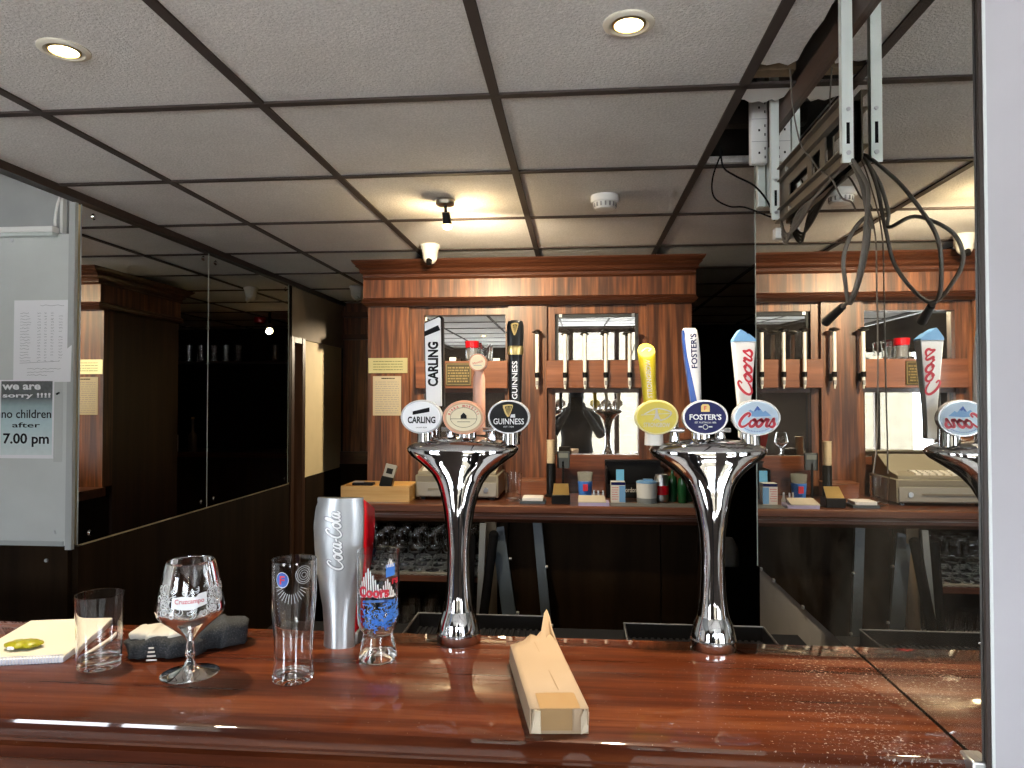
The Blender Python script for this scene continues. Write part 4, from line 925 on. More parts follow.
# smoke detector
x, y = .107, 2.668; t = thing('smoke_detector', 'white round smoke detector on the ceiling', 'smoke detector', (x, y, CE))
MB().lathe((x, y, CE), [(.052, -.0005), (.053, -.004), (.053, -.022), (.050, -.026), (.02, -.026)], 40).build('base', WHITE, t)
MB().lathe((x, y, CE), [(.044, -.026), (.040, -.044), (.036, -.050), (.028, -.052), (.002, -.052)], 40).build('sensor_head', WHITE, t)
mb = MB()
for k in range(16): a = 2 * pi * k / 16; mb.box(-.003, .003, .0385, .0435, -.044, -.029, Matrix.Translation((x, y, CE)) @ Matrix.Rotation(a, 4, 'Z'))
mb.build('vent_slots', pbr('grey_plastic', (.35, .35, .35), .5), t)
# dome cameras
def dome(x, y, z, label, tiltx, bracket=False):
    t = thing('dome_camera', label, 'security camera', (x, y, z))
    MB().lathe((x, y, z), [(.046, -.0005), (.048, -.004), (.047, -.014), (.041, -.024), (.037, -.05), (.02, -.052)], 40).build('mount', OFFWHITE, t)
    mb = MB(); mb.ball((x, y, z - .058), .036, 1, 1, 1.05); mb.build('camera_ball', OFFWHITE, t)
    mb = MB(); mb.cyl((x + tiltx * .3, y - .016, z - .075), (x + tiltx, y - .030, z - .098), .017, .013, 20); mb.build('lens_hood', BLKPL if bracket else OFFWHITE, t)
    if bracket: mb = MB(); mb.box(x - .02, x + .02, y + .02, y + .06, z - .05, z - .02); mb.build('bracket', OFFWHITE, t)
dome(-.712, 3.44, CE, 'white dome camera in front of the wooden cornice', .0, True)
dome(-1.462, 4.655, CE, 'white dome camera over the passage, left of the cornice', .018)
t = thing('fire_sounder', 'red fire alarm on the dark back room ceiling, seen in the left mirror', 'fire alarm', (-.75, 6.36, CE))
MB().lathe((-.75, 6.36, CE), [(.05, -.001), (.055, -.02), (.05, -.05), (.03, -.06), (.002, -.06)], 28).build('sounder_body', RED, t)

# =================================================================== BACK BAR FITTINGS
S0 = snap()
def optic(x, label):
    y = 3.455; t = thing('spirit_optic', label, 'spirit optic', (x, y, 1.63), 'spirit optics without bottles')
    MB().cyl((x, y, 1.705), (x, y, 1.895), .0092, .0092, 18).build('tube', pbr('bright_white_tube', (.93, .93, .92), .3), t)
    MB().lathe((x, y, 0), [(.003, 1.916), (.009, 1.915), (.0245, 1.906), (.0255, 1.902), (.010, 1.897), (.007, 1.885)], 24).build('bottle_cap', BLKPL, t)
    MB().cyl((x, y, 1.683), (x, y, 1.708), .0122, .0125, 18).build('collar', BLKPL, t)
    mb = MB(); mb.cyl((x, y, 1.640), (x, y, 1.683), .0075, .009, 16); mb.cyl((x, y, 1.628), (x, y, 1.640), .004, .0055, 12); mb.build('measure_chamber', WHITE, t)
    MB().box(x - .006, x + .006, y - .012, y - .006, 1.648, 1.668).build('push_bar', INKGREY, t)
    yb = 3.47 if x > -.1 else 3.50
    MB().box(x - .006, x + .006, y + .005, yb, 1.665, 1.70).build('wall_bracket', BLKPL, t)
    return t
for x, lab in ((-.319, 'optic on the middle pillar, just behind the black tap handle'), (-.189, 'optic on the middle pillar, right of the black tap handle'),
               (-.054, 'leftmost of the four optics before the right-hand mirror bay'), (.041, 'second from left of the four optics before the right-hand mirror bay'),
               (.141, 'third from left of the four optics before the right-hand mirror bay'), (.254, 'optic nearest the yellow tap handle')):
    optic(x, 'white tube spirit ' + lab)
t = thing('brass_plaque', 'brass plaque on the display shelf beside the white tap handle', 'plaque', (-.575, 3.468, 1.70))
bx(-.640, -.512, 3.464, 3.4695, 1.645, 1.757).build('plate', pbr('bronze_plate', (.06, .048, .022), .5, .3), t, bevel=.001)
mb = MB(); 
for a in ((-.636, -.516, 1.649, 1.652), (-.636, -.516, 1.750, 1.753), (-.636, -.633, 1.649, 1.753), (-.519, -.516, 1.649, 1.753)): mb.box(a[0], a[1], 3.463, 3.464, a[2], a[3])
mb.build('gilt_border', pbr('dull_gilt', (.26, .20, .085), .5, .3), t, smooth=False); scribble(front(-.576, 3.4638, 1.70), .105, .08, 6, .007, .25).build('engraving', MATS['dull_gilt'], t, smooth=False, fix=False)
t = thing('brass_sign', 'engraved brass sign at the top of the left pillar, above the price list', 'sign', (-.937, 3.498, 1.747))
bx(-1.037, -.838, 3.4965, 3.4995, 1.709, 1.785).build('plate', pbr('pale_brass', (.62, .55, .28), .35, .6), t, bevel=.001); scribble(front(-.937, 3.4963, 1.747), .15, .055, 4, .004, .12).build('engraving', pbr('faded_green_ink', (.20, .22, .08), .6), t, smooth=False, fix=False)
t = thing('price_list', 'cream typed price list pinned to the left pillar', 'notice', (-.941, 3.498, 1.598))
bx(-1.013, -.870, 3.4975, 3.4995, 1.498, 1.694).build('sheet', CREAMPAPER, t, smooth=False); scribble(front(-.941, 3.4973, 1.588), .12, .165, 15, .0028, .3).build('writing', INKGREY, t, smooth=False, fix=False); scribble(front(-.935, 3.4973, 1.683), .07, .008, 1, .005, .1).build('writing', INK, t, smooth=False, fix=False)
def shelfglass(x, y, z, o_, name, label, cat='glass', mat=GLASS):
    t = thing(name, label, cat, (x, y, z)); MB().lathe((x, y, z + .0004), vessel(o_, .002, .008), 28).build('glass_bowl', mat, t, angle=50); return t
oh = smooth_prof([(.027, 0), (.029, .003), (.031, .05), (.034, .10)])
rg = shelfglass(-.515, 3.51, 1.767, oh, 'tumbler', 'red-banded tumbler on the display shelf before the left mirror bay')
MB().lathe((-.515, 3.51, 1.768), [(.0325, .066), (.0345, .098), (.0352, .098), (.0332, .066)], 28, closed=True).build('red_band', RED, rg)
mb = MB(); mb.lathe((-.515, 3.51, 1.768), [(.002, .01), (.024, .01), (.026, .062), (.002, .062)], 20); mb.build('folded_leaflet', PAPER, rg)
shelfglass(-.452, 3.512, 1.767, smooth_prof([(.022, 0), (.025, .003), (.027, .05), (.029, .085)]), 'tumbler', 'small clear tumbler right of the red-banded tumbler on the display shelf')
t = thing('price_ticket', 'small white ticket on the display shelf behind the white tap handle', 'card', (-.61, 3.49, 1.767)); MB().poly([(-.625, 3.488, 1.7672), (-.592, 3.488, 1.7672), (-.592, 3.495, 1.787), (-.625, 3.495, 1.787)], (0, .002, 0)).build('card', PAPER, t, smooth=False)
t = thing('price_ticket', 'small white ticket on the display shelf beside the round tap lens', 'card', (-.39, 3.49, 1.767)); MB().poly([(-.41, 3.488, 1.7672), (-.375, 3.488, 1.7672), (-.375, 3.495, 1.781), (-.41, 3.495, 1.781)], (0, .002, 0)).build('card', PAPER, t, smooth=False)
# --- on the back counter
t = thing('wooden_box', 'shallow beech box holding a card reader at the left end of the back counter', 'box', (-.88, 3.2, CT)); x0, x1, y0, y1, z0, z1 = -1.045, -.735, 3.11, 3.32, CT + .0003, CT + .068
mb = MB(); mb.box(x0, x1, y0, y0 + .01, z0, z1); mb.box(x0, x1, y1 - .01, y1, z0, z1); mb.box(x0, x0 + .01, y0 + .01, y1 - .01, z0, z1); mb.box(x1 - .01, x1, y0 + .01, y1 - .01, z0, z1); mb.box(x0 + .01, x1 - .01, y0 + .01, y1 - .01, z0, z0 + .05)
mb.build('box_body', TEAK, t, smooth=False)
t = thing('card_reader', 'grey card reader propped up in the beech box', 'card machine', (-.862, 3.2, CT + .05)); Mt = Matrix.Translation((-.862, 3.18, CT + .052)) @ Matrix.Rotation(radians(12), 4, 'Y') @ Matrix.Rotation(radians(-18), 4, 'X')
MB().box(-.026, .026, -.012, .012, 0, .11, Mt).build('handset', pbr('grey_handset', (.30, .30, .28), .4), t, bevel=.003); MB().box(-.014, .014, -.0135, -.012, .065, .09, Mt).build('screen', BLKPL, t, smooth=False); MB().box(-.028, .028, -.02, .02, .002, .05, Mt).build('cradle', BLKPL, t, bevel=.003)
t = thing('remote_control', 'flat black handset lying on the beech box', 'remote', (-.95, 3.2, CT + .068)); MB().box(-1.0, -.905, 3.125, 3.17, CT + .0683, CT + .082).build('handset', BLKPL, t, bevel=.004); MB().box(-.995, -.95, 3.132, 3.163, CT + .0821, CT + .085).build('keypad', INKGREY, t, smooth=False)
# cash register
t = thing('cash_register', 'beige electronic cash register with its drawer, half hidden by the left beer tower', 'till', (-.535, 3.36, CT)); xl, xr, yf = -.728, -.35, 3.185
bx(xl, xr, yf + .012, yf + .30, CT + .012, CT + .112).build('drawer_case', BEIGE, t, bevel=.004); dr = bx(xl + .008, xr - .008, yf + .004, yf + .012, CT + .018, CT + .080).build('cash_drawer', pbr('till_grey', (.30, .30, .285), .5), t, bevel=.002)
MB().cyl((xr - .055, yf - .001, CT + .048), (xr - .055, yf + .004, CT + .048), .011, .011, 18).build('lock', STEEL, dr)
mb = MB(); mb.box(xl + .06, xr - .1, yf, yf + .0045, CT + .045, CT + .054); mb.build('drawer_grip', BEIGED, dr, smooth=False)
bx(xl + .01, xr - .01, yf + .01, yf + .0125, CT + .085, CT + .108).build('front_strip', BEIGED, t, smooth=False)
mb = MB(); mb.loft([[(xl + .01, y, z) for y, z in ((yf + .02, CT + .112), (yf + .29, CT + .112), (yf + .29, CT + .20), (yf + .23, CT + .205), (yf + .10, CT + .14), (yf + .02, CT + .128))], [(xr - .01, y, z) for y, z in ((yf + .02, CT + .112), (yf + .29, CT + .112), (yf + .29, CT + .20), (yf + .23, CT + .205), (yf + .10, CT + .14), (yf + .02, CT + .128))]]); mb.build('keyboard_housing', BEIGE, t, smooth=False, bevel=.003)
mb = MB(); sl = math.atan2(.012, .08)
for i in range(4):
    for j in range(9): mb.box(xl + .03 + j * .03, xl + .052 + j * .03, yf + .026 + i * .018, yf + .040 + i * .018, CT + .128 + i * .0027, CT + .137 + i * .0027)
mb.build('keys', OFFWHITE, t, smooth=False); mb = MB(); [mb.box(x, x + .02, y, y + .02, CT, CT + .012) for x in (xl + .02, xr - .04) for y in (yf + .03, yf + .26)]; mb.build('feet', BLKPL, t, smooth=False)
shelfglass(-.283, 3.20, CT, smooth_prof([(.031, 0), (.034, .003), (.036, .06), (.039, .125)]), 'tumbler', 'clear tumbler on the back counter beside the till')
t = thing('wooden_block', 'low mahogany box against the middle pillar on the back counter', 'box', (-.19, 3.42, CT)); bx(-.275, -.125, 3.40, 3.495, CT + .0003, CT + .066).build('box_body', RAIL_X, t, bevel=.003)
bx(-.277, -.123, 3.398, 3.496, CT + .0665, CT + .072).build('lid', RAIL_X, t, bevel=.002)
t = thing('paper_slips', 'stack of white order slips on the back counter near the middle pillar', 'papers', (-.19, 3.15, CT)); bx(-.245, -.135, 3.10, 3.20, CT + .0003, CT + .012).build('grey_folder', SLATE, t, bevel=.001); MB().box(-.235, -.145, 3.105, 3.19, CT + .0125, CT + .028).build('slips', PAPER, t, bevel=.002)
t = thing('card_wallet_box', 'black and gold box of cards on the back counter', 'box', (-.068, 3.14, CT)); bx(-.108, -.028, 3.10, 3.18, CT + .0003, CT + .04).build('box_body', BLKPL, t, bevel=.003); MB().poly([(-.104, 3.105, CT + .041), (-.032, 3.105, CT + .041), (-.036, 3.16, CT + .083), (-.1, 3.16, CT + .083)], (0, .006, 0)).build('gold_cards', BRASS, t, smooth=False)
t = thing('cup_dispenser', 'tall black stand holding a stack of cream paper cups, left of the lower mirror', 'cup stack', (-.120, 3.36, CT)); x, y = -.120, 3.36
MB().lathe((x, y, CT + .0003), [(.03, 0), (.03, .006), (.021, .012), (.021, .15), (.019, .155), (.002, .155)], 24).build('stand', BLKPL, t)
mb = MB()
for k in range(9): mb.lathe((x, y, CT + .152 + k * .012), [(.0165, 0), (.0195, .013), (.0205, .0138), (.0205, .0155), (.0185, .0155), (.01, .0155)], 24)
mb.build('paper_cups', pbr('cream_cup', (.66, .56, .40), .6), t)
t = thing('calculator', 'dark calculator leaning beside the cup stand on the back counter', 'calculator', (-.065, 3.40, CT)); Mt = Matrix.Translation((-.062, 3.40, CT + .158)); bx(-.068, -.06, 3.39, 3.40, CT + .0003, CT + .16).build('stand_post', BLKPL, t, smooth=False); MB().box(-.03, .03, -.01, .008, -.03, .05, Mt).build('display_case', pbr('dark_blue_grey', (.05, .06, .07), .4), t, bevel=.003)
MB().box(-.022, .022, -.0115, -.01, .02, .042, Mt).build('screen', pbr('lcd_grey', (.16, .18, .17), .3), t, smooth=False)
ol = smooth_prof([(.024, 0), (.027, .003), (.029, .05), (.036, .125)])
pc = shelfglass(.038, 3.25, CT, ol, 'pen_glass', 'printed pint glass holding pens on the back counter before the lower mirror', 'glass', pbr('frosted_tumbler', (.75, .77, .72), .15, 0.0))
setin(MATS['frosted_tumbler'].node_tree.nodes['Principled BSDF'], Transmission_Weight=.75, IOR=1.3)
MB().lathe((.038, 3.25, CT + .001), [(.0275, .014), (.0325, .085), (.0330, .085), (.0280, .014)], 28, closed=True).build('blue_print', MATS['bright_blue_print'], pc)
mb = MB(); mb.box(.028, .05, 3.212, 3.217, CT + .045, CT + .075); mb.build('red_logo', REDINK, pc, smooth=False)
t = thing('stationery_pad', 'cream and lilac note block at the front of the back counter', 'notepad', (.072, 3.11, CT)); bx(.008, .138, 3.068, 3.16, CT + .0003, CT + .014).build('lilac_pages', pbr('lilac_paper', (.50, .46, .72), .7), t, smooth=False); MB().poly([(.006, 3.07, CT + .0145), (.125, 3.066, CT + .0145), (.118, 3.158, CT + .030), (.008, 3.16, CT + .030)], (0, 0, .004)).build('cream_pages', CREAMPAD, t, smooth=False)
t = thing('bottle_stoppers', 'little heap of steel bottle pourers by the printed glass', 'bottle pourer', (.095, 3.19, CT))
mb = MB()
for k, (dx, dy) in enumerate(((0, 0), (.022, .008), (-.018, .012))): mb.lathe((.095 + dx, 3.19 + dy, CT + .0003), [(.009, 0), (.010, .02), (.005, .028), (.004, .05), (.001, .051)], 14)
mb.build('pourers', STEEL, t)
t = thing('black_caddy', 'black bar caddy box on the back counter under the lower mirror', 'caddy', (.26, 3.40, CT)); x0, x1, y0, y1 = .135, .40, 3.33, 3.48; mb = MB(); z0, z1 = CT + .0003, CT + .165
mb.box(x0, x1, y1 - .008, y1, z0, z1); mb.box(x0, x0 + .008, y0, y1 - .008, z0, z1 - .03); mb.box(x1 - .008, x1, y0, y1 - .008, z0, z1 - .03); mb.box(x0 + .008, x1 - .008, y0, y1 - .008, z0, z0 + .008); mb.box(x0 + .008, x1 - .008, y0, y0 + .008, z0 + .008, z0 + .06); mb.box(x0, x1, y1 - .03, y1 - .008, z1 - .01, z1)
mb.build('caddy_body', BLKPL, t, bevel=.002); lettering(t, 'Gordons', FROST, front(.245, 3.3298, CT + .038), .075, .022, bold=.01)
t = thing('tea_box', 'small white and blue carton on the back counter left of the lidded tub', 'carton', (.181, 3.20, CT)); bx(.150, .212, 3.17, 3.225, CT + .0003, CT + .092).build('carton_body', pbr('pale_carton', (.66, .66, .64), .5), t, bevel=.001); mb = MB(); mb.box(.186, .2122, 3.1695, 3.17, CT + .004, CT + .075); mb.build('blue_panel', SKYB, t, smooth=False); mb = MB(); mb.box(.1505, .2115, 3.1695, 3.17, CT + .078, CT + .091); mb.build('purple_band', NAVY, t, smooth=False); scribble(front(.168, 3.1694, CT + .042), .028, .06, 6, .003).build('printing', REDINK, t, smooth=False, fix=False)
t = thing('blue_leaflet', 'upright bright blue leaflet behind the small white and blue carton', 'leaflet', (.196, 3.24, CT)); bx(.176, .211, 3.232, 3.238, CT + .0003, CT + .14).build('card', pbr('bright_sky_blue', (.14, .45, .75), .5), t, smooth=False)
t = thing('plastic_tub', 'milky plastic tub with blue lid on the back counter', 'tub', (.305, 3.17, CT)); MB().lathe((.305, 3.17, CT + .0003), vessel(smooth_prof([(.040, 0), (.042, .003), (.044, .045), (.046, .090)]), .002, .004), 32).build('tub_wall', pbr('milky_tub', (.66, .67, .66), .35), t); MB().lathe((.305, 3.17, CT), [(.0424, .004), (.0432, .004), (.0445, .026), (.0437, .026)], 32, closed=True).build('grey_base_band', pbr('grey_band', (.2, .22, .23), .4), t)
mb = MB(); mb.lathe((.305, 3.17, CT), [(.002, .0905), (.047, .0905), (.047, .096), (.040, .099), (.002, .099)], 32); mb.box(.29, .33, 3.15, 3.19, CT + .099, CT + .106); mb.build('blue_lid', SKYB, t)
def bottle(x, y, r, hgt, mat, label, neck=.35, lab=None, name='bottle', z=CT):
    t = thing(name, label, 'bottle', (x, y, z)); MB().lathe((x, y, z + .0003), smooth_prof([(r * .9, 0), (r, hgt * .03), (r, hgt * (1 - neck - .12)), (r * .38, hgt * (1 - neck)), (r * .33, hgt * .96), (r * .36, hgt * .97), (r * .36, hgt)]) + [(.001, hgt)], 24).build('bottle_body', mat, t, angle=50)
    if lab: MB().lathe((x, y, z), [(r * 1.01, hgt * .14), (r * 1.015, hgt * .14), (r * 1.015, hgt * .42), (r * 1.01, hgt * .42)], 24, closed=True).build('label_band', lab, t)
    MB().lathe((x, y, z), [(r * .40, hgt * .965), (r * .40, hgt * 1.02), (.001, hgt * 1.022)], 18).build('cap', BRASS if lab else BLKPL, t); return t
t = thing('drink_can', 'silver and red drinks can right of the plastic tub', 'can', (.372, 3.21, CT)); MB().lathe((.372, 3.21, CT + .0003), [(.024, 0), (.030, .006), (.031, .012), (.031, .108), (.026, .118), (.026, .122), (.023, .119), (.001, .119)], 28).build('can_body', STEEL, t); MB().lathe((.372, 3.21, CT), [(.0312, .035), (.0316, .035), (.0316, .075), (.0312, .075)], 28, closed=True).build('red_label', RED, t)
bottle(.425, 3.25, .020, .17, GREENB, 'small green bottle with pale label right of the drinks can', .3, PAPER)
bottle(.462, 3.20, .020, .165, GREENB, 'small green bottle behind the flare of the right beer tower', .3, CREAMPAPER)
bottle(.50, 3.26, .021, .175, GREENB, 'small green bottle at the far right end of the back counter', .3, PAPER)
tl = thing('bar_runner', 'thin grey rubber runner along the front of the back counter', 'mat', (.14, 3.13, CT)); bx(.145, .52, 3.062, 3.155, CT + .0002, CT + .0035).build('mat_sheet', pbr('grey_rubber', (.16, .17, .17), .5), tl, smooth=False)

# =================================================================== UNDER THE BACK COUNTER
wg = smooth_prof([(.030, 0), (.031, .002), (.012, .006), (.0045, .012), (.004, .06), (.012, .07), (.031, .09), (.037, .12), (.035, .155), (.032, .17)])
first = None
for r in range(3):
    for c in range(8):
        x = -.965 + c * .080; y = 3.18 + r * .10
        if first is None:
            first = thing('wine_glass', 'clear stemmed glass standing on the mat of the open shelf under the till', 'glass', (x, y, .812), 'stemmed glasses on the open shelf')
            prof = [(0, .0005)] + wg + [(max(rr - .0016, .0005), z) for rr, z in reversed(wg) if z > .075] + [(0, .074)]
            MB().lathe((x, y, .812), prof, 20).build('glass_bowl', GLASS, first, angle=60)
        else: o = copy_tree(first); o.location = (x, y, .812)
first = None
for r in range(2):
    for c in range(7):
        x = -.95 + c * .092; y = 3.20 + r * .12
        if first is None:
            first = thing('pint_glass', 'plain pint glass on the bottom shelf under the till', 'glass', (x, y, .507), 'pint glasses on the bottom shelf')
            MB().lathe((x, y, .507), vessel(smooth_prof([(.031, 0), (.033, .002), (.036, .07), (.040, .15)]), .002, .01), 20).build('glass_bowl', GLASS, first, angle=60)
        else: o = copy_tree(first); o.location = (x, y, .507)
def leaning(name, label, cat, x0_, z0_, x1_, z1_, y0_, y1_, wd, th, mat, rnd=False):
    t = thing(name, label, cat, (x0_, y0_, 0)); a = Vector((x0_, y0_, z0_)); b = Vector((x1_, y1_, z1_)); d_ = (b - a).normalized()
    if rnd: MB().cyl(a, b, wd / 2, wd / 2, 20).build('tube_body', mat, t)
    else:
        n_ = Vector((0, -1, 0)); n_ = (n_ - d_ * n_.dot(d_)).normalized(); s_ = d_.cross(n_)
        P = [a + s_ * (u * wd / 2) + n_ * (v * th / 2) for u, v in ((-1, -1), (1, -1), (1, 1), (-1, 1))]; MB().poly(P, b - a).build('board', mat, t, bevel=.001)
    return t, a, b
def zat(x1_, z1_, x0_, z0_): pass
t, a, b = leaning('shelf_board', 'long slate-blue shelf board leaning left of the narrower one against the dark panel', 'board', -.20, .10, -.345, 1.02, 2.98, 3.12, .058, .018, SLATE)
for u in (.62, .86): p = a.lerp(b, u); MB().cyl((p.x + .034, p.y - .01, p.z), (p.x + .044, p.y - .012, p.z), .006, .006, 10).build('bracket_clip', STEEL, t)
t, a, b = leaning('shelf_board', 'narrow slate-blue shelf board leaning right of the wider one against the dark panel', 'board', -.075, .10, -.172, 1.05, 2.98, 3.13, .040, .018, SLATE)
for u in (.55, .80): p = a.lerp(b, u); MB().cyl((p.x + .02, p.y - .01, p.z), (p.x + .028, p.y - .012, p.z), .006, .006, 10).build('bracket_clip', STEEL, t)
t, a, b = leaning('black_tube', 'thick black foam tube leaning against the boards behind the left beer tower', 'tube', -.455, .10, -.352, 1.0, 2.90, 3.04, .040, 0, BLKMAT, True); MB().ball(b, .021).build('end_cap', BLKMAT, t)
t, a, b = leaning('black_tube', 'second black tube leaning close to the white-edged panel behind the left beer tower', 'tube', -.475, .10, -.452, .99, 3.02, 3.09, .034, 0, BLKMAT, True)
leaning('timber_plank', 'pale bare timber plank leaning behind the black tube', 'plank', -.36, .10, -.375, 1.07, 3.07, 3.12, .05, .02, PALEWOOD)
leaning('white_edged_panel', 'grey and white edged board leaning beside the pale plank', 'board', -.425, .10, -.402, 1.045, 2.98, 3.07, .026, .02, pbr('grey_white_edge', (.20, .215, .225), .5))
t = thing('cleaning_jug', 'pale plastic jug on a ledge in the dark gap beside the right beer tower', 'jug', (.72, 3.5, .79)); bx(.62, .95, 3.4, 3.7, 0, .79).build('ledge', BLKMAT, t, smooth=False); MB().lathe((.72, 3.5, .7903), smooth_prof([(.045, 0), (.048, .01), (.045, .07), (.03, .11), (.02, .13)]) + [(.001, .13)], 24).build('jug_body', pbr('milky_plastic', (.35, .36, .36), .4), t)
enlarge(S0, KS, OFF)

# =================================================================== TV BRACKET, POWER STRIP, CABLES
tb = thing('tv_bracket', 'galvanised television wall bracket with two upright arms fixed on the right mirror', 'wall bracket', (XM, 1.62, 2.1))
def arm(y, zt, zb):
    x0_, x1_ = .494, .514; mb = MB(); w_ = .013
    mb.box(x0_, x1_, y - .0015, y + .0015, zb, zt); mb.box(x1_ - .0025, x1_, y, y + w_, zb, zt); mb.box(x0_, x0_ + .0025, y, y + w_, zb + .02, zt)
    o = mb.build('upright_arm', BRACKET, tb, smooth=False)
    for z, s_ in ((zb + .018, .0042), (zb + .10, .0036), (zb + .31, .003)): MB().cyl((.505, y - .004, z), (.505, y - .0015, z), s_, s_, 14).build('screw', STEEL, o)
    m = MB(); m.box(.5015, .5075, y - .0021, y - .0015, zb + .035, zb + .075); m.build('slot', BLKMAT, o, smooth=False); return o
arm(1.375, 2.42, 2.02); arm(1.861, 2.42, 2.035)
mb = MB(); xr0, xr1 = .520, .5235; ya, yb_ = 1.395, 1.885
for z0_, z1_ in ((2.130, 2.165), (2.030, 2.062)): mb.box(xr0, xr1, ya, yb_, z0_, z1_); mb.box(xr0 - .012, xr0, ya, yb_, z1_ - .003, z1_); mb.box(xr0 - .012, xr0, ya, yb_, z0_, z0_ + .003)
for y0_, y1_ in ((1.395, 1.42), (1.545, 1.575), (1.63, 1.66), (1.80, 1.885)): mb.box(xr0, xr1, y0_, y1_, 2.062, 2.130)
mb.box(xr0, xr1, 1.575, 1.63, 2.062, 2.075); mb.box(xr0, xr1, 1.575, 1.63, 2.117, 2.13); mb.box(xr0, xr1, 1.42, 1.545, 2.062, 2.072); mb.box(xr0, xr1, 1.66, 1.80, 2.108, 2.13); mb.box(xr0, xr1, 1.66, 1.80, 2.062, 2.078)
mb.build('wall_rail', RAILM, tb, smooth=False)
for ys in (1.41, 1.82): bx(xr1, XM - .0005, ys, ys + .03, 2.04, 2.15).build('spacer', BLKMAT, tb, smooth=False)
for y, z in ((1.81, 2.148), (1.43, 2.148), (1.79, 2.045), (1.44, 2.045)): MB().cyl((.516, y, z), (.520, y, z), .006, .006, 12).build('bolt', STEEL, tb)
ps = thing('power_strip', 'white three-gang socket strip hanging at the broken ceiling edge', 'extension socket', (.500, 2.0, 2.32))
x0, x1, z0, z1 = .474, .520, 2.222, 2.43; bx(x0, x1, 1.985, 2.012, z0, z1).build('strip_body', WHITE, ps, bevel=.004)
for k in range(3):
    zc = z1 - .045 - k * .062 - .012; mb = MB()
    mb.box(x0 + .020, x0 + .0245, 1.9843, 1.985, zc - .003, zc + .003)
    for dz in (-.012, .012): mb.box(x0 + .036, x0 + .039, 1.9843, 1.985, zc + dz - .0035, zc + dz + .0035)
    mb.build('socket', BLKMAT, ps, smooth=False); bx(x0 + .002, x1 - .002, 1.9846, 1.985, zc - .0315, zc - .0305).build('socket_divider', INKGREY, ps, smooth=False)
tr = thing('cable_trunking', 'white vertical trunking beside the socket strip at the far end of the bracket', 'trunking', (.523, 2.06, 2.2)); bx(.508, XM - .0008, 2.05, 2.075, 2.12, 2.50).build('trunking_body', BRACKET, tr, bevel=.002)
def cable(name, label, pts, r, mat, plug=None, plugmat=CABLE):
    t = thing(name, label, 'cable', pts[0]); MB().tube(pts, r, 8, 7).build('flex', mat, t)
    if plug: MB().cyl(*plug, 12).build('plug', plugmat, t, bevel=.001)
    return t
Xc = .50
cable('power_cable', 'thick grey cable dropping from the near bracket arm to a black plug', [(.517, 1.41, 2.045), (.514, 1.39, 2.035), (.508, 1.33, 1.99), (.500, 1.273, 1.939), (.479, 1.231, 1.869), (.470, 1.219, 1.825), (.463, 1.231, 1.769), (.459, 1.252, 1.747), (.456, 1.282, 1.738)], .0035, CABLE,
      ((.457, 1.276, 1.7395), (.447, 1.333, 1.718), .0065, .0085), BLKPL)
cable('power_cable', 'grey cable tied in one round loop below the near bracket arm', [(.519, 1.42, 2.04), (.5185, 1.39, 2.03), (.519, 1.34, 1.965), (.516, 1.312, 1.879), (.501, 1.303, 1.807), (.465, 1.264, 1.743), (.443, 1.226, 1.777), (.437, 1.214, 1.813), (.453, 1.22, 1.854), (.490, 1.258, 1.888), (.516, 1.298, 1.880), (.512, 1.31, 1.91), (.514, 1.34, 1.97), (.517, 1.40, 2.035)], .0035, CABLE)
cable('lead', 'thin pale lead dropping from the bracket down the mirror to the bar', [(.5205, 1.41, 2.04), (.522, 1.37, 1.99), (.524, 1.31, 1.88), (.524, 1.302, 1.78), (.524, 1.300, 1.68), (.523, 1.30, 1.58), (.521, 1.302, 1.50), (.518, 1.31, 1.45)], .0014, CABLEL)
cable('lead', 'thin dark lead dropping from the ceiling gap into the bracket rail', [(.484, 1.66, 2.33), (.49, 1.66, 2.24), (.50, 1.64, 2.15), (.512, 1.60, 2.10), (.515, 1.57, 2.07), (.512, 1.52, 2.045), (.512, 1.48, 2.02), (.512, 1.43, 1.97), (.515, 1.39, 1.95), (.515, 1.37, 1.93)], .0018, CABLE)
cable('black_flex', 'black flex drooping from the ceiling gap across to the far bracket arm', [(.43, 2.17, 2.33), (.435, 2.16, 2.27), (.46, 2.12, 2.23), (.49, 2.02, 2.17), (.503, 1.93, 2.10), (.508, 1.885, 2.04)], .0026, BLKMAT)
cable('black_flex', 'black flex hooping below the ceiling gap and running level to the far arm', [(.435, 2.17, 2.32), (.405, 2.16, 2.24), (.40, 2.12, 2.17), (.43, 2.06, 2.125), (.46, 2.0, 2.105), (.50, 1.92, 2.06), (.515, 1.89, 2.045)], .0024, BLKMAT)
mb = MB(); t = thing('cable_bundle', 'tangle of dark cables tucked under the bracket rails', 'cable', (.50, 1.75, 2.0))
for k in range(4): mb.tube([(.518, 1.86, 2.03 - .006 * k), (.512, 1.80, 1.985 - .008 * k), (.516, 1.72, 1.985 + .01 * k), (.518, 1.60, 2.02), (.519, 1.48, 2.03), (.519, 1.40, 2.035)], .0032, 7, 6)
mb.build('flex', CABLE, t); MB().box(.500, .520, 1.845, 1.875, 1.985, 2.012).build('connector', WHITE, t, bevel=.002)

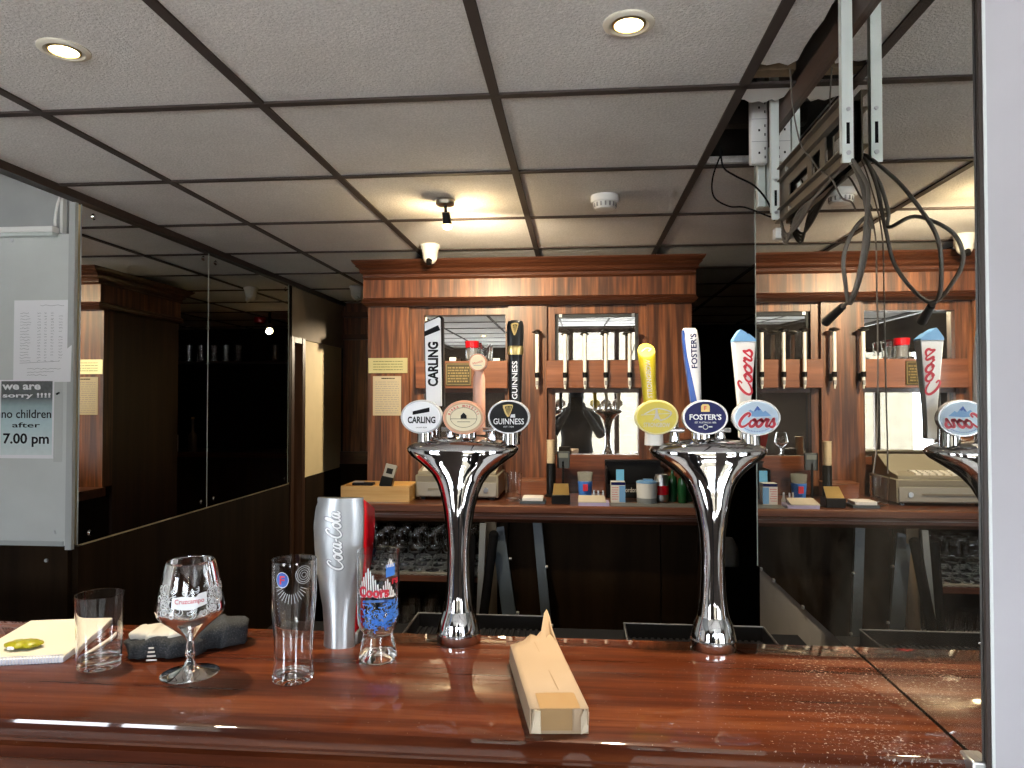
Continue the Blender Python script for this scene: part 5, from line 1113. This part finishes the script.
# =================================================================== LEFT BOARD: PAPERS, NOTICE, BATTEN
S0 = snap()
yb = 2.3518
t = thing('handwritten_sheet', 'white sheet with a handwritten table taped above the black and blue notice', 'notice', (-1.875, yb, 1.78))
Mp = plane((-1.868, yb - .0006, 1.784), (1, 0, .0), (.045, 0, 1)); mb = MB()
rows = [[Mp @ Vector((u * .109, v * .144, .0006 + .004 * max(0, -v) * max(0, u) ** 2)) for u in (-1, -.5, 0, .5, 1)] for v in (-1, -.6, -.2, .2, .6, 1)]
mb.loft(rows, cap=False, closed=False); s_ = mb.build('sheet', PAPER, t); 
mb = MB()
for r in range(17):
    for c, (x0_, w_) in enumerate(((-.085, .042), (-.02, .014), (.006, .010), (.03, .012), (.06, .016))):
        z_ = .098 - r * .0105
        if random.random() < .92: mb.ribbon([(x0_ + w_ * k / 6 * random.uniform(.75, 1), z_ + random.uniform(-.0022, .0022)) for k in range(7)], .0011, Mp, 2, .0012)
mb.ribbon([(-.085, -.078), (.095, -.070)], .0012, Mp, 1, .0012)
for r in range(3): mb.ribbon([(-.055 + .125 * k / 14 * (1 - .2 * r), -.098 - .011 * r + random.uniform(-.002, .002)) for k in range(15)], .0012, Mp, 2, .0030)
mb.ribbon([(-.01 + .09 * k / 10, .125 + random.uniform(-.002, .002)) for k in range(11)], .0012, Mp, 2, .0012)
mb.build('writing', INKGREY, t, smooth=False, fix=False)
t = thing('printed_notice', 'black to pale blue printed notice about no children after 7.00 pm', 'notice', (-1.925, yb, 1.51))
x0, x1, z0, z1 = -2.026, -1.822, 1.372, 1.647
NOT = pbr('notice_print', (.6, .7, .72), .35); N_, L_, b_ = nodes(NOT); g = ramp(NOT, (lambda tc: (lambda sp: (L_.new(tc.outputs['Generated'], sp.inputs[0]), sp.outputs[2])[1])(N_.new('ShaderNodeSeparateXYZ')))(N_.new('ShaderNodeTexCoord')), [(0, (.72, .80, .80)), (.45, (.50, .67, .71)), (.66, (.30, .43, .46)), (.78, (.05, .06, .065))])
n_ = noise(NOT, coords(NOT), 60, 3); L_.new(mixc(NOT, .12, g, n_), b_.inputs['Base Color'])
bx(x0, x1, yb - .0022, yb - .0002, z0, z1).build('border', PAPER, t, smooth=False); bx(x0 + .006, x1 - .006, yb - .0028, yb - .0022, z0 + .012, z1 - .004).build('print', NOT, t, smooth=False)
xc = (x0 + x1) / 2; Mn = front(xc, yb - .0030, 0)
def nl(s, z, w, h, mat, dx=0, **kw): lettering(t, s, mat, Mn @ Matrix.Translation((dx, z, 0)), w, h, t=.0002, **kw)
nl('we are', 1.622, .145, .019, WHITEP, -.02, bold=.03); nl('sorry !!!!', 1.591, .180, .021, WHITEP, 0, bold=.03)
nl('no children', 1.528, .186, .030, INK, 0, bold=.012); nl('after', 1.489, .105, .018, INK, 0, bold=.012); nl('7.00 pm', 1.436, .172, .048, INK, 0, bold=.025)
t = thing('sheet_of_paper', 'edge of a grey backing sheet showing right of the printed notice', 'paper', (-1.80, yb, 1.5)); bx(-1.822, -1.79, yb - .0012, yb - .0001, 1.36, 1.645).build('sheet', pbr('grey_card', (.50, .52, .51), .7), t, smooth=False); MB().cyl((-1.812, yb - .004, 1.597), (-1.802, yb - .0012, 1.603), .0035, .003, 10).build('pin', BLKMAT, t)
t = thing('strip_light', 'slim white strip light batten along the top of the pale board', 'strip light', (-2.3, 2.34, 2.17)); MB().box(-3.2, -1.812, 2.318, 2.352, 2.163, 2.182).build('housing', WHITE, t, bevel=.002); MB().box(-3.2, -1.815, 2.322, 2.35, 2.150, 2.1628).build('diffuser', pbr('frosted_diffuser', (.55, .60, .58), .4), t, bevel=.002)
cable('white_flex', 'white flex curving from the ceiling trim down to the strip light', [(-1.795, 2.345, 2.300), (-1.80, 2.345, 2.30), (-1.812, 2.34, 2.26), (-1.818, 2.338, 2.21), (-1.816, 2.336, 2.186)], .0045, WHITE)
t = thing('white_conduit', 'short white conduit beside the flex at the corner of the pier', 'conduit', (-1.803, 2.36, 2.2)); bx(-1.812, -1.801, 2.352, 2.3745, 2.165, 2.32).build('conduit_body', WHITE, t, bevel=.002)
for k, (x, z) in enumerate(((-1.99, 2.142), (-1.815, 1.115))):
    t = thing('screw', ('steel screw head at the top of the pale board', 'steel screw head low on the pale board')[k], 'screw', (x, yb, z)); MB().lathe((x, 0, 0), [(.001, 0)] , 8).bm.free(); MB().cyl((x, yb - .0015, z), (x, yb + .0003, z), .005, .006, 14).build('screw_head', STEEL, t)
t = thing('screw', 'steel screw head in the dark dado below the pale board', 'screw', (-1.85, 2.36, 1.015)); MB().cyl((-1.85, 2.356, 1.015), (-1.85, 2.3602, 1.015), .006, .007, 14).build('screw_head', STEEL, t)
enlarge(S0, KS, OFF)

# =================================================================== DARK BACK ROOM, SEEN IN THE LEFT MIRROR
t = thing('glass_shelf', 'dark wall shelf of glasses in the back room, seen in the left mirror', 'shelf', (-.2, 7.2, 2.0)); bx(-1.3, .9, 7.1, 7.398, 1.955, 1.975).build('shelf_board', DARKSIDE, t, smooth=False)
first = None
for k in range(15):
    x = -1.2 + k * .135
    if 5 < k < 8: continue
    if first is None:
        first = thing('hock_glass', 'clear glass on the dark wall shelf reflected in the left mirror', 'glass', (x, 7.22, 1.976), 'glasses on the back room shelf'); MB().lathe((x, 7.22, 1.976), vessel(smooth_prof([(.035, 0), (.038, .003), (.042, .10), (.046, .17)]), .003, .01), 18).build('glass_bowl', GLASS, first, angle=60)
    else: o = copy_tree(first); o.location = (x, 7.22, 1.976)
t = thing('back_room_counter', 'dark counter in the back room, seen in the left mirror', 'counter', (.1, 7.1, 0)); bx(-1.6, .9, 6.85, 7.398, 1.0, 1.05).build('counter_slab', MAHOG_X, t, smooth=False); bx(-1.55, .85, 6.95, 7.398, 0, 1.0).build('front', DARKSIDE, t, smooth=False)
bottle(.52, 6.95, .04, .32, pbr('clear_bottle', (.25, .25, .24), .1), 'pale spirit bottle on the back room counter, left one in the mirror', .4, CREAMPAPER, z=1.05)
bottle(.22, 6.95, .04, .34, pbr('clear_bottle', (.25, .25, .24), .1), 'pale spirit bottle on the back room counter, right one in the mirror', .4, CREAMPAPER, z=1.05)
t = thing('table_card', 'white card with a black spot on the back room counter, seen in the left mirror', 'card', (.40, 6.9, 1.05)); bx(.34, .46, 6.89, 6.897, 1.0503, 1.22).build('card', PAPER, t, smooth=False); MB().cyl((.40, 6.888, 1.15), (.40, 6.89, 1.15), .03, .03, 20).build('black_spot', INK, t)
t = thing('spotlight', 'lit spotlight on the ceiling of the dark back room, seen in the left mirror', 'spotlight', (-1.0, 6.0, CE)); MB().cyl((-1.0, 6.0, CE - .0005), (-1.0, 6.0, CE - .12), .012, .012).build('stem', BLKPL, t); MB().cyl((-1.0, 6.0, CE - .12), (-1.03, 5.93, CE - .17), .03, .035, 20).build('lamp_head', STEEL, t); MB().cyl((-1.03, 5.93, CE - .17), (-1.032, 5.926, CE - .173), .028, .028, 20).build('bulb', BULB, t)
lamp('lamp_light', 'SPOT', 55, (-1.035, 5.90, CE - .18), (1, .84, .60), target=(-1.8, 4.95, 1.45), spot_size=radians(60), spot_blend=.6, shadow_soft_size=.02)

# =================================================================== THE PHOTOGRAPHER (seen in the mirrors)
p = thing('person', 'photographer in dark clothes raising a phone, mirrored as a silhouette behind the optics', 'person', (0, -.55, 0))
J = {'pelvis': (0, -.55, .96, .155, .11), 'waist': (0, -.55, 1.10, .140, .10), 'chest': (0, -.55, 1.28, .170, .115), 'upper': (0, -.545, 1.41, .150, .095), 'neck': (0, -.535, 1.50, .058, .058), 'chin': (0, -.52, 1.565, .070, .078), 'head': (0, -.53, 1.645, .080, .098), 'crown': (0, -.535, 1.715, .058, .07)}
E_ = [('pelvis', 'waist'), ('waist', 'chest'), ('chest', 'upper'), ('upper', 'neck'), ('neck', 'chin'), ('chin', 'head'), ('head', 'crown')]
for s_, n_ in ((-1, 'l'), (1, 'r')):
    J.update({n_ + 'sh': (s_ * .19, -.55, 1.40, .065, .065), n_ + 'el': (s_ * .27, -.42, 1.17, .048, .048), n_ + 'wr': (s_ * .10, -.16, 1.44, .030, .034), n_ + 'pa': (s_ * .075, -.105, 1.50, .030, .018),
              n_ + 'hip': (s_ * .10, -.55, .90, .098, .105), n_ + 'kn': (s_ * .115, -.53, .50, .066, .068), n_ + 'an': (s_ * .12, -.56, .10, .044, .05), n_ + 'to': (s_ * .135, -.42, .04, .042, .034)})
    E_ += [('upper', n_ + 'sh'), (n_ + 'sh', n_ + 'el'), (n_ + 'el', n_ + 'wr'), (n_ + 'wr', n_ + 'pa'), ('pelvis', n_ + 'hip'), (n_ + 'hip', n_ + 'kn'), (n_ + 'kn', n_ + 'an'), (n_ + 'an', n_ + 'to')]
    for k in range(4):
        z_ = 1.535 - k * .019; J[n_ + 'k%d' % k] = (s_ * .078, -.075, z_ + .004, .0095, .0095); J[n_ + 't%d' % k] = (s_ * .066, -.036 - .004 * abs(k - 1), z_, .0082, .0082)
        E_ += [(n_ + 'pa', n_ + 'k%d' % k), (n_ + 'k%d' % k, n_ + 't%d' % k)]
    J[n_ + 'th1'] = (s_ * .055, -.095, 1.495, .0105, .0105); J[n_ + 'th2'] = (s_ * .038, -.062, 1.515, .009, .009); E_ += [(n_ + 'pa', n_ + 'th1'), (n_ + 'th1', n_ + 'th2')]
ks = list(J); me = bpy.data.meshes.new('body'); me.from_pydata([(J[k][0], J[k][1] + .55, J[k][2]) for k in ks], [(ks.index(a), ks.index(b)) for a, b in E_], [])
bo = bpy.data.objects.new('body', me); COL.objects.link(bo); bo.parent = p; m_ = bo.modifiers.new('skin', 'SKIN'); 
for i, k in enumerate(ks): me.skin_vertices[0].data[i].radius = [q * (1.22 if q > .04 else 1) for q in J[k][3:5]]
me.skin_vertices[0].data[0].use_root = True; m_.use_smooth_shade = True; s_ = bo.modifiers.new('sub', 'SUBSURF'); s_.levels = 2; s_.render_levels = 2
me.materials.append(pbr('dark_clothing', (.02, .02, .023), .85))
mb = MB(); mb.ball((0, -.542, 1.675), .098, .92, 1.06, .95); mb.build('hair', pbr('dark_hair', (.015, .011, .009), .6), p)
ph = thing('smartphone', 'dark phone held level by the photographer, seen only in reflection', 'phone', (0, -.03, 1.5)); bx(-.062, .062, -.040, -.032, 1.46, 1.60).build('phone_body', BLKPL, ph, bevel=.004); MB().cyl((0, -.032, 1.58), (0, -.030, 1.58), .008, .008, 16).build('camera_lens', SMOKEGL, ph)
